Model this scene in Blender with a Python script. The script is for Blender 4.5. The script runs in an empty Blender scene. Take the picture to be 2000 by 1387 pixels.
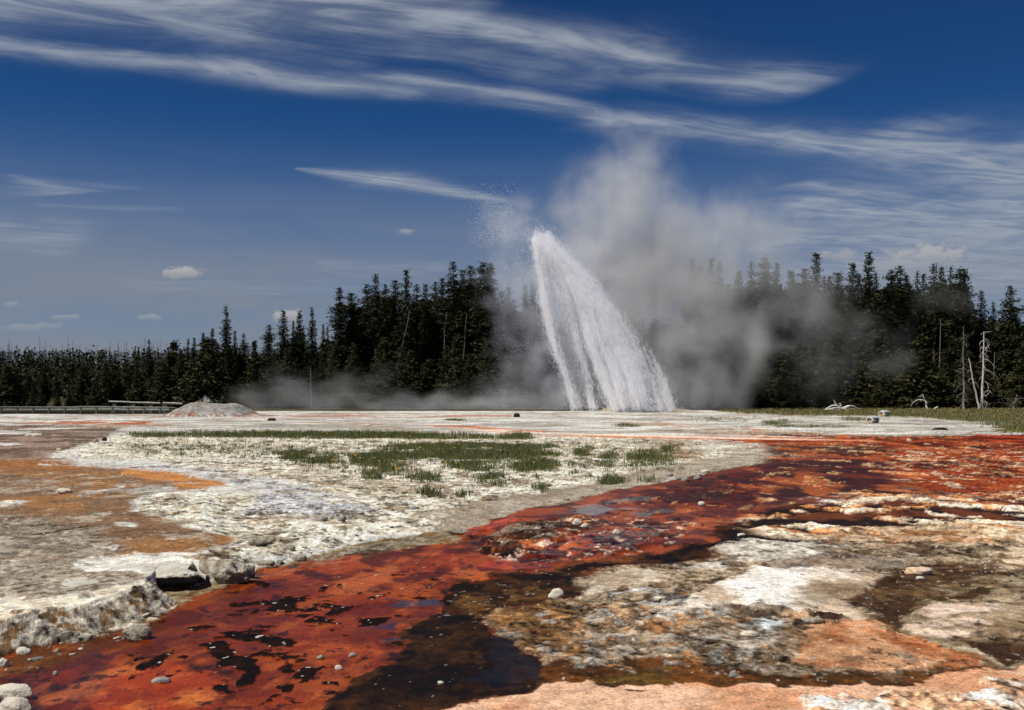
import bpy, math, random
import numpy as np
C = bpy.context.scene
COL = C.collection
R = math.radians
rng = np.random.default_rng(7)
random.seed(7)
# ------------------------------------------------------------------ camera
F, HY, EYE = 1921.0, 768.0, 2.0          # focal length in photo px, eye-level row, eye height
cam_d = bpy.data.cameras.new('camera'); cam = bpy.data.objects.new('camera', cam_d); COL.objects.link(cam)
cam.location = (0, 0, EYE); cam.rotation_euler = (R(90), 0, 0)
cam_d.sensor_width = 36; cam_d.lens = 36 * F / 2000; cam_d.shift_y = (HY - 693.5) / 2000
cam_d.clip_start = 0.1; cam_d.clip_end = 20000
C.camera = cam
C.view_settings.view_transform = 'Standard'; C.view_settings.look = 'None'; C.view_settings.gamma = 1
C.view_settings.exposure = 0.0
C.cycles.use_denoising = True
C.cycles.volume_step_rate = 1.6; C.cycles.volume_max_steps = 128; C.cycles.volume_bounces = 3
C.cycles.transparent_max_bounces = 16; C.cycles.max_bounces = 10; C.cycles.diffuse_bounces = 7
SUN_EL, SUN_AZ = 58.0, -118.0              # azimuth from +Y, negative = to the left
sv = (math.sin(R(SUN_AZ)) * math.cos(R(SUN_EL)), math.cos(R(SUN_AZ)) * math.cos(R(SUN_EL)), math.sin(R(SUN_EL)))
sl = bpy.data.lights.new('sun', 'SUN'); sun = bpy.data.objects.new('sun', sl); COL.objects.link(sun)
sl.energy = 4.9; sl.angle = R(0.5); sl.color = (1, 0.965, 0.90)
from mathutils import Vector
sun.rotation_euler = Vector(sv).to_track_quat('Z', 'Y').to_euler()
sun.location = (-60, 40, 80)

def px(x, y, Y):                           # photo pixel at depth Y -> world
    return ((x - 1000) / F * Y, Y, EYE - (y - HY) / F * Y)
def gY(y, z=0.0):                          # depth where a ray through row y meets height z
    return (EYE - z) * F / (y - HY)
def gp(x, y, z=0.0):
    Y = gY(y, z); return ((x - 1000) / F * Y, Y, z)

# ------------------------------------------------------------------ node helper
class NT:
    def __init__(s, tree): s.t = tree; s.n = tree.nodes; s.l = tree.links
    def new(s, typ, **kw):
        n = s.n.new(typ)
        for k, v in kw.items(): setattr(n, k, v)
        return n
    def put(s, sock, v):
        if isinstance(v, bpy.types.NodeSocket): s.l.new(v, sock)
        elif v is not None: sock.default_value = v
    def m(s, op, a, b=None, c=None, clamp=False):
        n = s.n.new('ShaderNodeMath'); n.operation = op; n.use_clamp = clamp
        s.put(n.inputs[0], a); s.put(n.inputs[1], b)
        if c is not None: s.put(n.inputs[2], c)
        return n.outputs[0]
    def mr(s, v, a, b, c=0.0, d=1.0, smooth=True):
        n = s.n.new('ShaderNodeMapRange'); n.interpolation_type = 'SMOOTHSTEP' if smooth else 'LINEAR'
        s.put(n.inputs[0], v); s.put(n.inputs[1], a); s.put(n.inputs[2], b); s.put(n.inputs[3], c); s.put(n.inputs[4], d)
        return n.outputs[0]
    def mix(s, f, a, b, typ='MIX'):
        n = s.n.new('ShaderNodeMix'); n.data_type = 'RGBA'; n.blend_type = typ
        s.put(n.inputs[0], f); s.put(n.inputs[6], a); s.put(n.inputs[7], b)
        return n.outputs[2]
    def xyz(s, x, y, z=0.0):
        n = s.n.new('ShaderNodeCombineXYZ'); s.put(n.inputs[0], x); s.put(n.inputs[1], y); s.put(n.inputs[2], z)
        return n.outputs[0]
    def sep(s, v):
        n = s.n.new('ShaderNodeSeparateXYZ'); s.put(n.inputs[0], v); return n.outputs
    def noise(s, v, scale, detail=4, rough=0.5, dist=0.0, lac=2.0):
        n = s.n.new('ShaderNodeTexNoise'); s.put(n.inputs['Vector'], v)
        n.inputs['Scale'].default_value = scale; n.inputs['Detail'].default_value = detail
        n.inputs['Roughness'].default_value = rough; n.inputs['Distortion'].default_value = dist
        n.inputs['Lacunarity'].default_value = lac
        return n.outputs[0]

# ------------------------------------------------------------------ sky: Nishita daylight with cirrus on a high layer
world = bpy.data.worlds.new('World'); C.world = world; world.use_nodes = True
wt = NT(world.node_tree); world.node_tree.nodes.clear()
sky = wt.new('ShaderNodeTexSky', sky_type='NISHITA'); sky.sun_disc = False
sky.sun_elevation = R(SUN_EL); sky.sun_rotation = R(SUN_AZ); sky.altitude = 2400; sky.air_density = 1.0; sky.dust_density = 0.3; sky.ozone_density = 3.0
tc = wt.new('ShaderNodeTexCoord'); dx, dy, dz = wt.sep(tc.outputs['Generated'])
dzc = wt.m('MAXIMUM', dz, 0.012)
U = wt.m('DIVIDE', dx, dzc); V = wt.m('DIVIDE', dy, dzc)          # position on a cloud layer at height 1
warpn = wt.new('ShaderNodeTexNoise'); wt.put(warpn.inputs['Vector'], wt.xyz(U, V)); warpn.inputs['Scale'].default_value = 2.2; warpn.inputs['Detail'].default_value = 3
wsep = wt.new('ShaderNodeSeparateColor'); wt.put(wsep.inputs[0], warpn.outputs['Color'])
def layerpt(x, y): return (x - 1000) / (HY - y), F / (HY - y)
# cirrus bands (photo start, photo end, half width on the layer at start / end, strength, wobble)
BANDS = [((-900, 150), (-60, 85), .10, .10, .75, .10), ((-60, 85), (430, 135), .09, .11, .75, .12),
         ((430, 135), (1000, 190), .12, .10, .95, .10), ((1000, 190), (1240, 240), .10, .09, .95, .05),
         ((1220, 235), (1700, 290), .16, .22, .85, .10), ((1740, 272), (2150, 370), .25, .7, .85, .3),
         ((-500, -40), (500, 15), .24, .30, .9, .2), ((400, 0), (900, 38), .28, .17, 1.0, .08), ((880, 40), (1280, 120), .11, .14, 1.0, .05),
         ((1180, 110), (1560, 165), .18, .15, .75, .12), ((560, 60), (1150, 150), .12, .16, .36, .25), ((200, 60), (700, 100), .2, .2, .30, .3),
         ((585, 330), (740, 349), .03, .17, .75, .02), ((740, 349), (985, 393), .17, .06, .95, .02),
         ((1590, 360), (1760, 400), .15, .4, .55, .3), ((1590, 395), (1980, 455), .3, .8, .85, .4), ((1560, 465), (2250, 480), .6, 1.3, .7, .9),
         ((1820, 400), (2300, 410), .3, .9, .85, .5), ((1650, 520), (2400, 540), 1.5, 3.0, .6, 1.5), ((30, 345), (140, 375), .08, .35, .5, .15), ((100, 402), (330, 410), .06, .08, .4, .1),
         ((-300, 440), (120, 470), .5, .7, .5, .9), ((640, 525), (860, 520), .3, .4, .25, 1.), ((300, 560), (760, 570), .6, .6, .2, 2.)]
fib = wt.noise(wt.xyz(wt.m('ADD', wt.m('MULTIPLY', U, .92), wt.m('MULTIPLY', V, .39)),
                      wt.m('MULTIPLY', wt.m('SUBTRACT', wt.m('MULTIPLY', V, .92), wt.m('MULTIPLY', U, .39)), 3.0)), 1.6, 9, 0.6, 1.5)
fib2 = wt.noise(wt.xyz(U, V), 2.6, 6, 0.55, 0.8)
tot = None
for (p0, p1, w0, w1, st, wob) in BANDS:
    a = layerpt(*p0); b = layerpt(*p1); L = math.hypot(b[0]-a[0], b[1]-a[1]); ex, ey = (b[0]-a[0])/L, (b[1]-a[1])/L
    u = wt.m('SUBTRACT', U, a[0]); v = wt.m('SUBTRACT', V, a[1])
    s = wt.m('DIVIDE', wt.m('ADD', wt.m('MULTIPLY', u, ex), wt.m('MULTIPLY', v, ey)), L)
    t = wt.m('SUBTRACT', wt.m('MULTIPLY', v, ex), wt.m('MULTIPLY', u, ey))
    t = wt.m('ADD', t, wt.m('MULTIPLY', wt.m('SUBTRACT', wsep.outputs[0], .5), wob * 2))
    w = wt.m('ADD', w0, wt.m('MULTIPLY', wt.m('MINIMUM', wt.m('MAXIMUM', s, 0.0), 1.0), w1 - w0))
    q = wt.m('DIVIDE', t, w); g = wt.m('EXPONENT', wt.m('MULTIPLY', wt.m('MULTIPLY', q, q), -1.2))
    e = .10 if wob > .02 else .04
    g = wt.m('MULTIPLY', g, wt.m('MULTIPLY', wt.mr(s, -2*e, 0.0), wt.mr(s, 1 + 2*e, 1.0)))
    g = wt.m('MULTIPLY', g, st)
    tot = g if tot is None else wt.m('MAXIMUM', tot, g)
tex = wt.mr(wt.m('ADD', wt.m('MULTIPLY', fib, .65), wt.m('MULTIPLY', fib2, .35)), .37, .64)
cir = wt.m('MULTIPLY', tot, wt.m('ADD', .30, wt.m('MULTIPLY', tex, .80)), clamp=True)
# thin milky veil low down plus small fair-weather cumulus
hz = wt.mr(dz, 0.275, 0.07)
veiln = wt.noise(wt.xyz(dx, wt.m('MULTIPLY', dz, 7)), 3.0, 5, .55)
veil = wt.m('MULTIPLY', wt.m('POWER', hz, 1.1), wt.mr(veiln, .3, .62, .72, 1.0))
cum = None; cumlit = None
az = wt.m('DIVIDE', dx, wt.m('MAXIMUM', dy, 0.01)); el = wt.m('DIVIDE', dz, wt.m('MAXIMUM', dy, 0.01))
cn = wt.noise(wt.xyz(az, wt.m('MULTIPLY', el, 1.6)), 60, 5, .55)
for (cx, cy, rx, ry, st) in [(355, 530, 46, 17, 1), (568, 617, 44, 17, .9), (1822, 500, 100, 26, .75), (1640, 500, 60, 14, .5), (50, 640, 60, 9, .28), (95, 637, 36, 10, .25),
                              (790, 453, 22, 9, .4), (1760, 520, 120, 20, .45), (290, 620, 30, 7, .35), (128, 620, 40, 7, .3), (20, 594, 24, 7, .35), (2300, 520, 160, 50, .6), (-400, 560, 120, 30, .6)]:
    u = wt.m('DIVIDE', wt.m('SUBTRACT', az, (cx-1000)/F), rx/F); v = wt.m('DIVIDE', wt.m('SUBTRACT', el, (HY-cy)/F), ry/F)
    d = wt.m('SUBTRACT', 1.0, wt.m('SQRT', wt.m('ADD', wt.m('MULTIPLY', u, u), wt.m('MULTIPLY', v, v))))
    d = wt.m('ADD', d, wt.m('MULTIPLY', wt.m('SUBTRACT', cn, .52), 2.4))
    g = wt.m('MULTIPLY', wt.mr(d, 0.0, .55), st)
    li = wt.m('MULTIPLY', g, wt.mr(v, -.6, .5, .35, 1.0))
    cum = g if cum is None else wt.m('MAXIMUM', cum, g); cumlit = li if cumlit is None else wt.m('MAXIMUM', cumlit, li)
fwd = wt.mr(dy, 0.0, 0.1)
cum = wt.m('MULTIPLY', cum, fwd); cumlit = wt.m('MULTIPLY', cumlit, fwd)
gam = wt.new('ShaderNodeGamma'); wt.put(gam.inputs[0], sky.outputs[0]); gam.inputs[1].default_value = 1.0
SKYK = 1.0
skyc = wt.mix(1.0, gam.outputs[0], (0.21, 0.55, 0.86, 1), 'MULTIPLY')
skyc = wt.mix(wt.mr(dz, .02, .42, 0.0, .66, smooth=False), skyc, (0.04, 0.25, 1.22, 1))
skyc = wt.mix(wt.m('MULTIPLY', veil, .98), skyc, (2.7, 3.0, 3.65, 1))
skyc = wt.mix(wt.m('MULTIPLY', cir, .92), skyc, (4.3, 4.8, 5.6, 1))
skyc = wt.mix(wt.m('MULTIPLY', cum, .8), skyc, (2.9, 3.1, 3.6, 1))
skyc = wt.mix(wt.m('MULTIPLY', cumlit, .8), skyc, (6.0, 6.0, 6.2, 1))
bg = wt.new('ShaderNodeBackground'); wt.put(bg.inputs[0], skyc); bg.inputs[1].default_value = 0.08
wo = wt.new('ShaderNodeOutputWorld'); wt.l.new(bg.outputs[0], wo.inputs[0])

# ------------------------------------------------------------------ helpers
def s2l(c):
    c = np.asarray(c, float) / 255.0
    return np.where(c <= 0.04045, c / 12.92, ((c + 0.055) / 1.055) ** 2.4)
def tag(o, label=None, cat=None, group=None, kind=None):
    if label: o['label'] = label
    if cat: o['category'] = cat
    if group: o['group'] = group
    if kind: o['kind'] = kind
    return o
def mesh_np(name, V, Fc, mats=(), smooth=False):
    """V (n,3); Fc list of (m,k) arrays"""
    me = bpy.data.meshes.new(name); V = np.asarray(V, np.float32)
    me.vertices.add(len(V)); me.vertices.foreach_set('co', V.ravel())
    Fc = [np.asarray(f, np.int32) for f in (Fc if isinstance(Fc, (list, tuple)) else [Fc]) if len(f)]
    idx = np.concatenate([f.ravel() for f in Fc]); tots = np.concatenate([np.full(len(f), f.shape[1], np.int32) for f in Fc])
    me.loops.add(len(idx)); me.loops.foreach_set('vertex_index', idx)
    me.polygons.add(len(tots)); me.polygons.foreach_set('loop_start', np.concatenate([[0], np.cumsum(tots)[:-1]]).astype(np.int32))
    me.polygons.foreach_set('loop_total', tots)
    me.polygons.foreach_set('use_smooth', np.full(len(tots), smooth))
    me.update(calc_edges=True)
    for m in mats: me.materials.append(m)
    return me
def link(name, me, parent=None, loc=(0, 0, 0), rz=0):
    o = bpy.data.objects.new(name, me); COL.objects.link(o); o.location = loc; o.rotation_euler[2] = rz
    if parent: o.parent = parent
    return o
def vattr(me, name, arr, typ='FLOAT'):
    a = me.attributes.new(name, typ, 'POINT')
    a.data.foreach_set('color' if typ == 'FLOAT_COLOR' else 'value', np.asarray(arr, np.float32).ravel())
class MB:
    def __init__(s): s.V = []; s.F = {}; s.n = 0
    def add(s, V, Fs):
        V = np.asarray(V, float); s.V.append(V)
        for f in (Fs if isinstance(Fs, list) else [Fs]):
            f = np.asarray(f, int); s.F.setdefault(f.shape[1], []).append(f + s.n)
        s.n += len(V)
    def tube(s, pts, rad, k=6, cap=True):
        pts = np.asarray(pts, float); rad = np.broadcast_to(np.asarray(rad, float), (len(pts),)); n = len(pts)
        T = np.gradient(pts, axis=0); T /= np.linalg.norm(T, axis=1)[:, None] + 1e-9
        ref = np.array([0.13, 0.07, 1.0]) if abs(T[0][2]) < .9 else np.array([1.0, .1, 0])
        A = np.cross(T, ref); A /= np.linalg.norm(A, axis=1)[:, None] + 1e-9; B = np.cross(T, A)
        th = np.arange(k) / k * 2 * math.pi
        P = pts[:, None] + rad[:, None, None] * (A[:, None] * np.cos(th)[None, :, None] + B[:, None] * np.sin(th)[None, :, None])
        q = [[i*k+j, i*k+(j+1) % k, (i+1)*k+(j+1) % k, (i+1)*k+j] for i in range(n-1) for j in range(k)]
        s.add(P.reshape(-1, 3), np.array(q))
        if cap:
            s.add(np.concatenate([P[0], P[-1]]), [np.array([list(range(k))[::-1], [k+j for j in range(k)]])])
    def box(s, c, d, rz=0.0, ry=0.0, rx=0.0):
        x, y, z = np.asarray(d, float) / 2
        P = np.array([[a*x, b*y, e*z] for a in (-1, 1) for b in (-1, 1) for e in (-1, 1)])
        from mathutils import Euler
        M = np.array(Euler((rx, ry, rz)).to_matrix()); P = P @ M.T + np.asarray(c, float)
        s.add(P, np.array([[0, 1, 3, 2], [4, 6, 7, 5], [0, 4, 5, 1], [2, 3, 7, 6], [0, 2, 6, 4], [1, 5, 7, 3]]))
    def mesh(s, name, mats=(), smooth=False):
        return mesh_np(name, np.concatenate(s.V), [np.concatenate(v) for v in s.F.values()], mats, smooth)
def h2(ix, iy, seed):
    n = (ix.astype(np.int64) * 374761393 + iy.astype(np.int64) * 668265263 + seed * 1274126177) & 0xffffffff
    n = ((n ^ (n >> 13)) * 1274126177) & 0xffffffff
    return ((n ^ (n >> 16)) & 0xffff) / 65535.0
def vn(x, y, seed=0):
    ix = np.floor(x); iy = np.floor(y); fx = x - ix; fy = y - iy
    fx = fx*fx*(3-2*fx); fy = fy*fy*(3-2*fy)
    a = h2(ix, iy, seed); b = h2(ix+1, iy, seed); c = h2(ix, iy+1, seed); d = h2(ix+1, iy+1, seed)
    return (a*(1-fx)+b*fx)*(1-fy) + (c*(1-fx)+d*fx)*fy
def fbm(x, y, s, o=4, seed=0, g=.5):
    """0..1, s = size of the largest feature in metres"""
    t = 0; a = 1; w = 0
    for i in range(o):
        c, si = math.cos(i*1.3+.4), math.sin(i*1.3+.4)
        t = t + a*vn((x*c-y*si)/s, (x*si+y*c)/s, seed+i*17); w += a; a *= g; s *= .5
    return t/w
def sst(x, a, b):
    t = np.clip((x-a)/(b-a), 0, 1); return t*t*(3-2*t)
def sdf(P, qx, qy):
    """signed distance (inside positive) to polygon P"""
    P = np.asarray(P, float); d = np.full(qx.shape, 1e18); ins = np.zeros(qx.shape, bool)
    for i in range(len(P)):
        ax, ay = P[i]; bx, by = P[(i+1) % len(P)]; ex, ey = bx-ax, by-ay
        t = np.clip(((qx-ax)*ex+(qy-ay)*ey)/(ex*ex+ey*ey+1e-12), 0, 1)
        d = np.minimum(d, (qx-ax-t*ex)**2+(qy-ay-t*ey)**2)
        c = (ay > qy) != (by > qy)
        with np.errstate(divide='ignore', invalid='ignore'):
            ins ^= c & (qx < (bx-ax)*(qy-ay)/(by-ay+1e-12)+ax)
    return np.where(ins, 1, -1)*np.sqrt(d)
def dline(P, qx, qy):
    d = np.full(qx.shape, 1e18)
    for (ax, ay), (bx, by) in zip(P[:-1], P[1:]):
        ex, ey = bx-ax, by-ay; t = np.clip(((qx-ax)*ex+(qy-ay)*ey)/(ex*ex+ey*ey+1e-12), 0, 1)
        d = np.minimum(d, (qx-ax-t*ex)**2+(qy-ay-t*ey)**2)
    return np.sqrt(d)
def pmat(name, col, rough=.85, spec=.25, var=None, vs=8.0, bump=0.0, bs=40):
    m = bpy.data.materials.new(name); m.use_nodes = True; t = NT(m.node_tree); b = t.n['Principled BSDF']
    b.inputs['Roughness'].default_value = rough; b.inputs['Specular IOR Level'].default_value = spec
    tcn = t.new('ShaderNodeTexCoord'); o = tcn.outputs['Object']
    if var is not None:
        nz = t.mr(t.noise(o, vs, 6, .6), .35, .65)
        t.put(b.inputs['Base Color'], t.mix(nz, (*col, 1), (*var, 1)))
    else: b.inputs['Base Color'].default_value = (*col, 1)
    if bump:
        bn = t.new('ShaderNodeBump'); bn.inputs['Strength'].default_value = bump; bn.inputs['Distance'].default_value = .02
        t.put(bn.inputs['Height'], t.noise(o, bs, 5, .6)); t.l.new(bn.outputs[0], b.inputs['Normal'])
    return m
# ------------------------------------------------------------------ ground: one sheet, dense near the viewpoint
side_u = np.concatenate([np.arange(1055, 2150, 6)/F, 1.12*1.035**np.arange(1, 16), np.array([2.1, 2.8, 4, 6])])
uu = np.concatenate([-side_u[::-1], np.arange(-1050, 1051, 1.55)/F, side_u])
rowpx = np.concatenate([np.arange(1400, 830, -1.05), np.arange(830, 790, -.6), np.arange(790, 771, -1.5)])
yy = np.concatenate([[-40, -15, -6, -2, 0, 1.5, 2.5, 3.4, 4.1, 4.7, 5.1, 5.4, 5.7, 5.9], EYE*F/(rowpx-HY), [1600, 2600, 5000]])
NU, NY = len(uu), len(yy)
X = uu[None, :] * np.sqrt(yy**2 + 9)[:, None]; Y = np.repeat(yy[:, None], NU, 1)
X = X.ravel(); Y = Y.ravel()
spac = np.clip(np.abs(Y)**2/(EYE*F)*1.1, .004, 4)          # row spacing: finest detail the sheet can carry
ZT = 0.20                                                   # height of the left terrace
base_px = [(-900, 1420), (-300, 1352), (0, 1284), (100, 1262), (200, 1236), (270, 1215), (322, 1200), (334, 1178), (300, 1148), (296, 1138), (330, 1133), (400, 1126), (436, 1134),
           (480, 1135), (520, 1112), (600, 1095), (700, 1062), (800, 1048), (860, 1036), (905, 1036), (930, 1024), (1000, 1000)]
rim_px = [(-900, 1310, .2), (-300, 1275, .2), (0, 1216, .2), (120, 1189, .2), (230, 1162, .2), (272, 1148, .2), (290, 1128, .2), (312, 1108, .2), (330, 1103, .2), (400, 1098, .2), (440, 1098, .14),
          (480, 1084, .12), (520, 1072, .11), (600, 1054, .10), (700, 1036, .08), (800, 1020, .06), (870, 1000, .05), (960, 985, .03)]
bw = [gp(x, y)[:2] for x, y in base_px]; rw = [gp(x, y, z)[:2] for x, y, z in rim_px]
rz_ = np.array([z for _, _, z in rim_px])
near = (Y > 3) & (Y < 60)
terr = np.zeros(X.shape)
xs, ys = X[near], Y[near]
wx = xs + (fbm(xs, ys, .35, 3, 5)-.5)*.12; wy = ys + (fbm(xs, ys, .35, 3, 6)-.5)*.18
far_close = [(8, 55), (-60, 55), (-60, 4)]
sb = sdf(bw + far_close, wx, wy); sr = sdf(rw + far_close, wx, wy)
t = np.where(sr > 0, 1, np.where(sb < 0, 0, np.clip(sb, 0, 9)/(np.clip(sb, 0, 9)+np.clip(-sr, 0, 9)+1e-6)))
t = np.clip(t*1.02, 0, 1); t = t**.95
# rim height falls away to the right and with distance
hz_ = np.interp(xs/ys*F+1000, [x for x, _, _ in rim_px], rz_) * sst(ys, 40, 14)
terr[near] = t*hz_
slope_m = np.zeros(X.shape); slope_m[near] = (t > .02)*(t < .97)*1.0
PX = X/np.maximum(Y, .1)*F+1000; PY = HY+(EYE-terr)*F/np.maximum(Y, .1)
PY = np.where(Y < 1, 4000, PY)
N = len(X)
col = np.zeros((N, 3)); wet = np.zeros(N); rub = np.full(N, .5); dzh = np.zeros(N)
def c_(c): return s2l(c) / 1.12
W = (228, 220, 200); WG = (196, 192, 182); BR = (150, 108, 68); BD = (102, 82, 68); OR = (172, 66, 24); RD = (104, 32, 13); DR = (64, 20, 11)
BK = (26, 16, 11); OL = (86, 56, 26); PK = (232, 206, 186); TN = (204, 142, 98); GY = (118, 103, 88)
# base tone
n1 = fbm(X, Y, 2.2, 5, 1); n2 = fbm(X, Y, .5, 5, 2)
k = sst(n1, .3, .7)[:, None]
col[:] = c_((222, 218, 205))*(1-k) + c_((196, 193, 184))*k
nw1 = fbm(X, Y, .9, 4, 31)-.5; nw2 = fbm(X, Y, .9, 4, 32)-.5
nw3 = fbm(X, Y, .18, 3, 33)-.5; nw4 = fbm(X, Y, .18, 3, 34)-.5
ppm = F/np.maximum(Y, 2); ppy = EYE*F/np.maximum(Y, 2)**2
QX = PX + nw1*ppm*.45 + nw3*ppm*.12; QY = PY + nw2*ppy*.9 + nw4*ppy*.3
vis = (Y > 2)
def layer(P, c, soft=6, c2=None, t2=.5, s2=.25, k2=.06, wt_=None, rb=None, op=1., dz=0., raw=False, ky=3.):
    P = np.asarray(P, float); x0, y0 = P.min(0)-soft*2-60; x1, y1 = P.max(0)+soft*2+40
    I = np.nonzero(vis & (PX > x0) & (PX < x1) & (PY > y0-10) & (PY < y1))[0]
    if not len(I): return
    qx, qy = (PX[I], PY[I]) if raw else (QX[I], QY[I])
    d = sdf(P*[1, ky], qx, qy*ky)
    if not raw or soft > 3: d = d + dis[I]*(7+soft*1.1)
    m = sst(d, -soft, soft)*op
    cc = np.repeat(c_(c)[None], len(I), 0)
    if c2 is not None:
        nn = fbm(X[I], Y[I]/1.3, s2, 5, int(P[0][0]) % 97 + 40, .55)
        k = sst(nn, t2-k2, t2+k2)[:, None]; cc = cc*(1-k)+c_(c2)*k
    M = m[:, None]; col[I] = col[I]*(1-M)+cc*M
    if wt_ is not None: wet[I] = wet[I]*(1-m)+wt_*m
    if rb is not None: rub[I] = rub[I]*(1-m)+rb*m
    if dz: dzh[I] += dz*m
L = layer
DX = fbm(X, Y, .09, 4, 35, .7)-.5; dis = DX*1.6+(fbm(X, Y/1.5, .03, 2, 36)-.5)*.9*sst(Y, 20, 8)+(fbm(X, Y, .45, 3, 37)-.5)*1.5
L([(-900, 1345), (0, 1275), (300, 1205), (400, 1150), (600, 1105), (800, 1058), (905, 1038), (1000, 1000), (1180, 960), (1300, 940), (1500, 898), (1600, 870), (2800, 855), (2800, 2200), (-900, 2200)], (110, 60, 36), 5, (70, 42, 26), .5, .3, wt_=.4, rb=.6)
# --- far flats
L([(-900, 806), (3000, 806), (3000, 845), (-900, 845)], (206, 203, 192), 6, (186, 182, 172), .52, 3.0)
L([(-200, 818), (330, 814), (330, 835), (-200, 838)], (170, 160, 145), 6, (205, 200, 190), .52, 1.6, op=.8)
L([(30, 826), (60, 822), (160, 823), (230, 820), (210, 826), (160, 829), (60, 829)], (190, 88, 45), 3, (236, 190, 150), .56, .6, wt_=.5, raw=True)
L([(175, 830), (230, 826), (262, 822), (300, 824), (285, 829), (210, 831)], (170, 72, 36), 2, (230, 180, 140), .6, .8, wt_=.5, raw=True)
L([(430, 812), (1000, 811), (1000, 813.5), (430, 814)], (190, 110, 70), 2, raw=True)
L([(-300, 829), (110, 829), (240, 836), (215, 852), (175, 868), (120, 882), (90, 893), (140, 899), (-300, 905)], (104, 84, 70), 10, (150, 128, 112), .56, 1.2, wt_=.25, rb=.5)
L([(-300, 840), (60, 841), (85, 845), (30, 848), (-300, 849)], (185, 180, 172), 4)
L([(-300, 866), (34, 866), (38, 869), (-300, 873)], (215, 210, 200), 3)
L([(40, 878), (110, 874), (120, 877), (60, 882)], (120, 100, 85), 3)
# --- brown mats
L([(-400, 898), (0, 898), (110, 896), (170, 910), (250, 917), (330, 924), (420, 936), (430, 948), (350, 956), (290, 947), (260, 955), (200, 963), (285, 968), (265, 985), (270, 1000),
   (330, 1012), (370, 1030), (400, 1040), (470, 1048), (420, 1066), (330, 1078), (250, 1088), (150, 1098), (-400, 1108)], BR, 12, (128, 100, 76), .5, .9, .1, wt_=.2, rb=.55)
L([(-400, 1010), (60, 1005), (200, 1035), (260, 1075), (140, 1095), (-400, 1110)], (124, 108, 90), 30, (150, 140, 126), .55, .06, .12, rb=.8)
L([(-400, 925), (60, 935), (110, 955), (60, 965), (-400, 970)], (142, 112, 84), 25, (158, 140, 118), .55, .1, .12)
L([(-400, 899), (110, 899), (230, 912), (60, 918), (-400, 920)], (160, 104, 58), 10, op=.7)
L([(235, 917), (330, 922), (440, 938), (432, 948), (350, 950), (280, 940)], (196, 132, 74), 8, (180, 120, 70), .5, .5, wt_=.3, rb=.3)
L([(30, 957), (110, 955), (112, 961), (40, 966)], (120, 72, 40), 6, op=.7)
for P in ([(-300, 985), (60, 980), (48, 985), (15, 992), (-300, 1003)], [(218, 1023), (265, 1023), (262, 1028), (222, 1028)], [(80, 907), (160, 908), (158, 910), (84, 910)],
          [(185, 1003), (220, 1003), (215, 1007), (185, 1007)], [(150, 962), (235, 950), (225, 957), (165, 968)], [(180, 1066), (240, 1069), (235, 1075), (185, 1071)], [(80, 1050), (120, 1042), (170, 1030), (110, 1047)],
          [(140, 908), (170, 907), (165, 910)]):
    L(P, (214, 208, 196), 3, (190, 180, 165), .55, .2, rb=.7)
L([(60, 1046), (90, 1041), (130, 1034), (175, 1026), (172, 1029), (128, 1037), (92, 1045)], (60, 42, 30), 1.5, raw=True, dz=-.01)
L([(95, 900), (180, 905), (320, 905), (480, 925), (660, 960), (700, 975), (560, 975), (450, 952), (430, 938), (330, 922), (200, 912)], (204, 202, 198), 12, (180, 172, 160), .55, .3, rb=.5)
L([(250, 912), (350, 909), (350, 913), (270, 915)], (120, 84, 62), 4, (90, 60, 50), .5, .3)
L([(430, 958), (560, 972), (690, 985), (600, 990), (480, 975)], (196, 168, 140), 10, (206, 190, 172), .5, .4)
# --- cream rubble island and bank
L([(170, 868), (240, 850), (400, 846), (1000, 848), (1300, 858), (1420, 870), (1500, 885), (1350, 903), (1180, 935), (1060, 962), (950, 985), (860, 1010), (850, 1035), (700, 1050), (560, 1085), (470, 1100), (400, 1092),
   (470, 1050), (380, 1030), (275, 1000), (290, 968), (420, 958), (620, 985), (700, 975), (500, 925), (330, 902), (120, 892)], (226, 219, 198), 12, (186, 172, 148), .56, .22, .05, rb=1.15)
L([(520, 965), (700, 985), (760, 1000), (620, 1010), (480, 1000)], (200, 198, 196), 14, (150, 146, 142), .56, .2, .06, rb=1.2)
L([(610, 925), (900, 945), (880, 965), (700, 960)], (176, 160, 136), 12, (214, 204, 184), .5, .3, rb=1.)
L([(530, 925), (660, 935), (720, 950), (600, 948)], (190, 180, 160), 8, (120, 100, 80), .58, .25, rb=1.)
L([(-900, 1106), (150, 1098), (250, 1118), (285, 1122), (270, 1135), (230, 1150), (120, 1178), (0, 1196), (-900, 1280)], (172, 160, 142), 10, (128, 110, 90), .55, .05, .14, rb=.8)
L([(148, 1103), (230, 1090), (400, 1082), (418, 1092), (440, 1108), (400, 1122), (300, 1124), (255, 1122), (185, 1116)], (226, 220, 206), 5, (206, 198, 182), .6, .2, rb=.5)
L([(-900, 1230), (0, 1178), (100, 1172), (140, 1174), (250, 1146), (285, 1125), (300, 1128), (290, 1150), (230, 1166), (120, 1191), (0, 1219), (-900, 1300)], (228, 216, 192), 4, (206, 190, 164), .6, .2, rb=.5)
L([(340, 1086), (460, 1070), (480, 1100), (470, 1130), (425, 1136), (400, 1118), (420, 1095)], (150, 128, 100), 8, (214, 204, 188), .55, .1, .05, rb=1.6)
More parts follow.
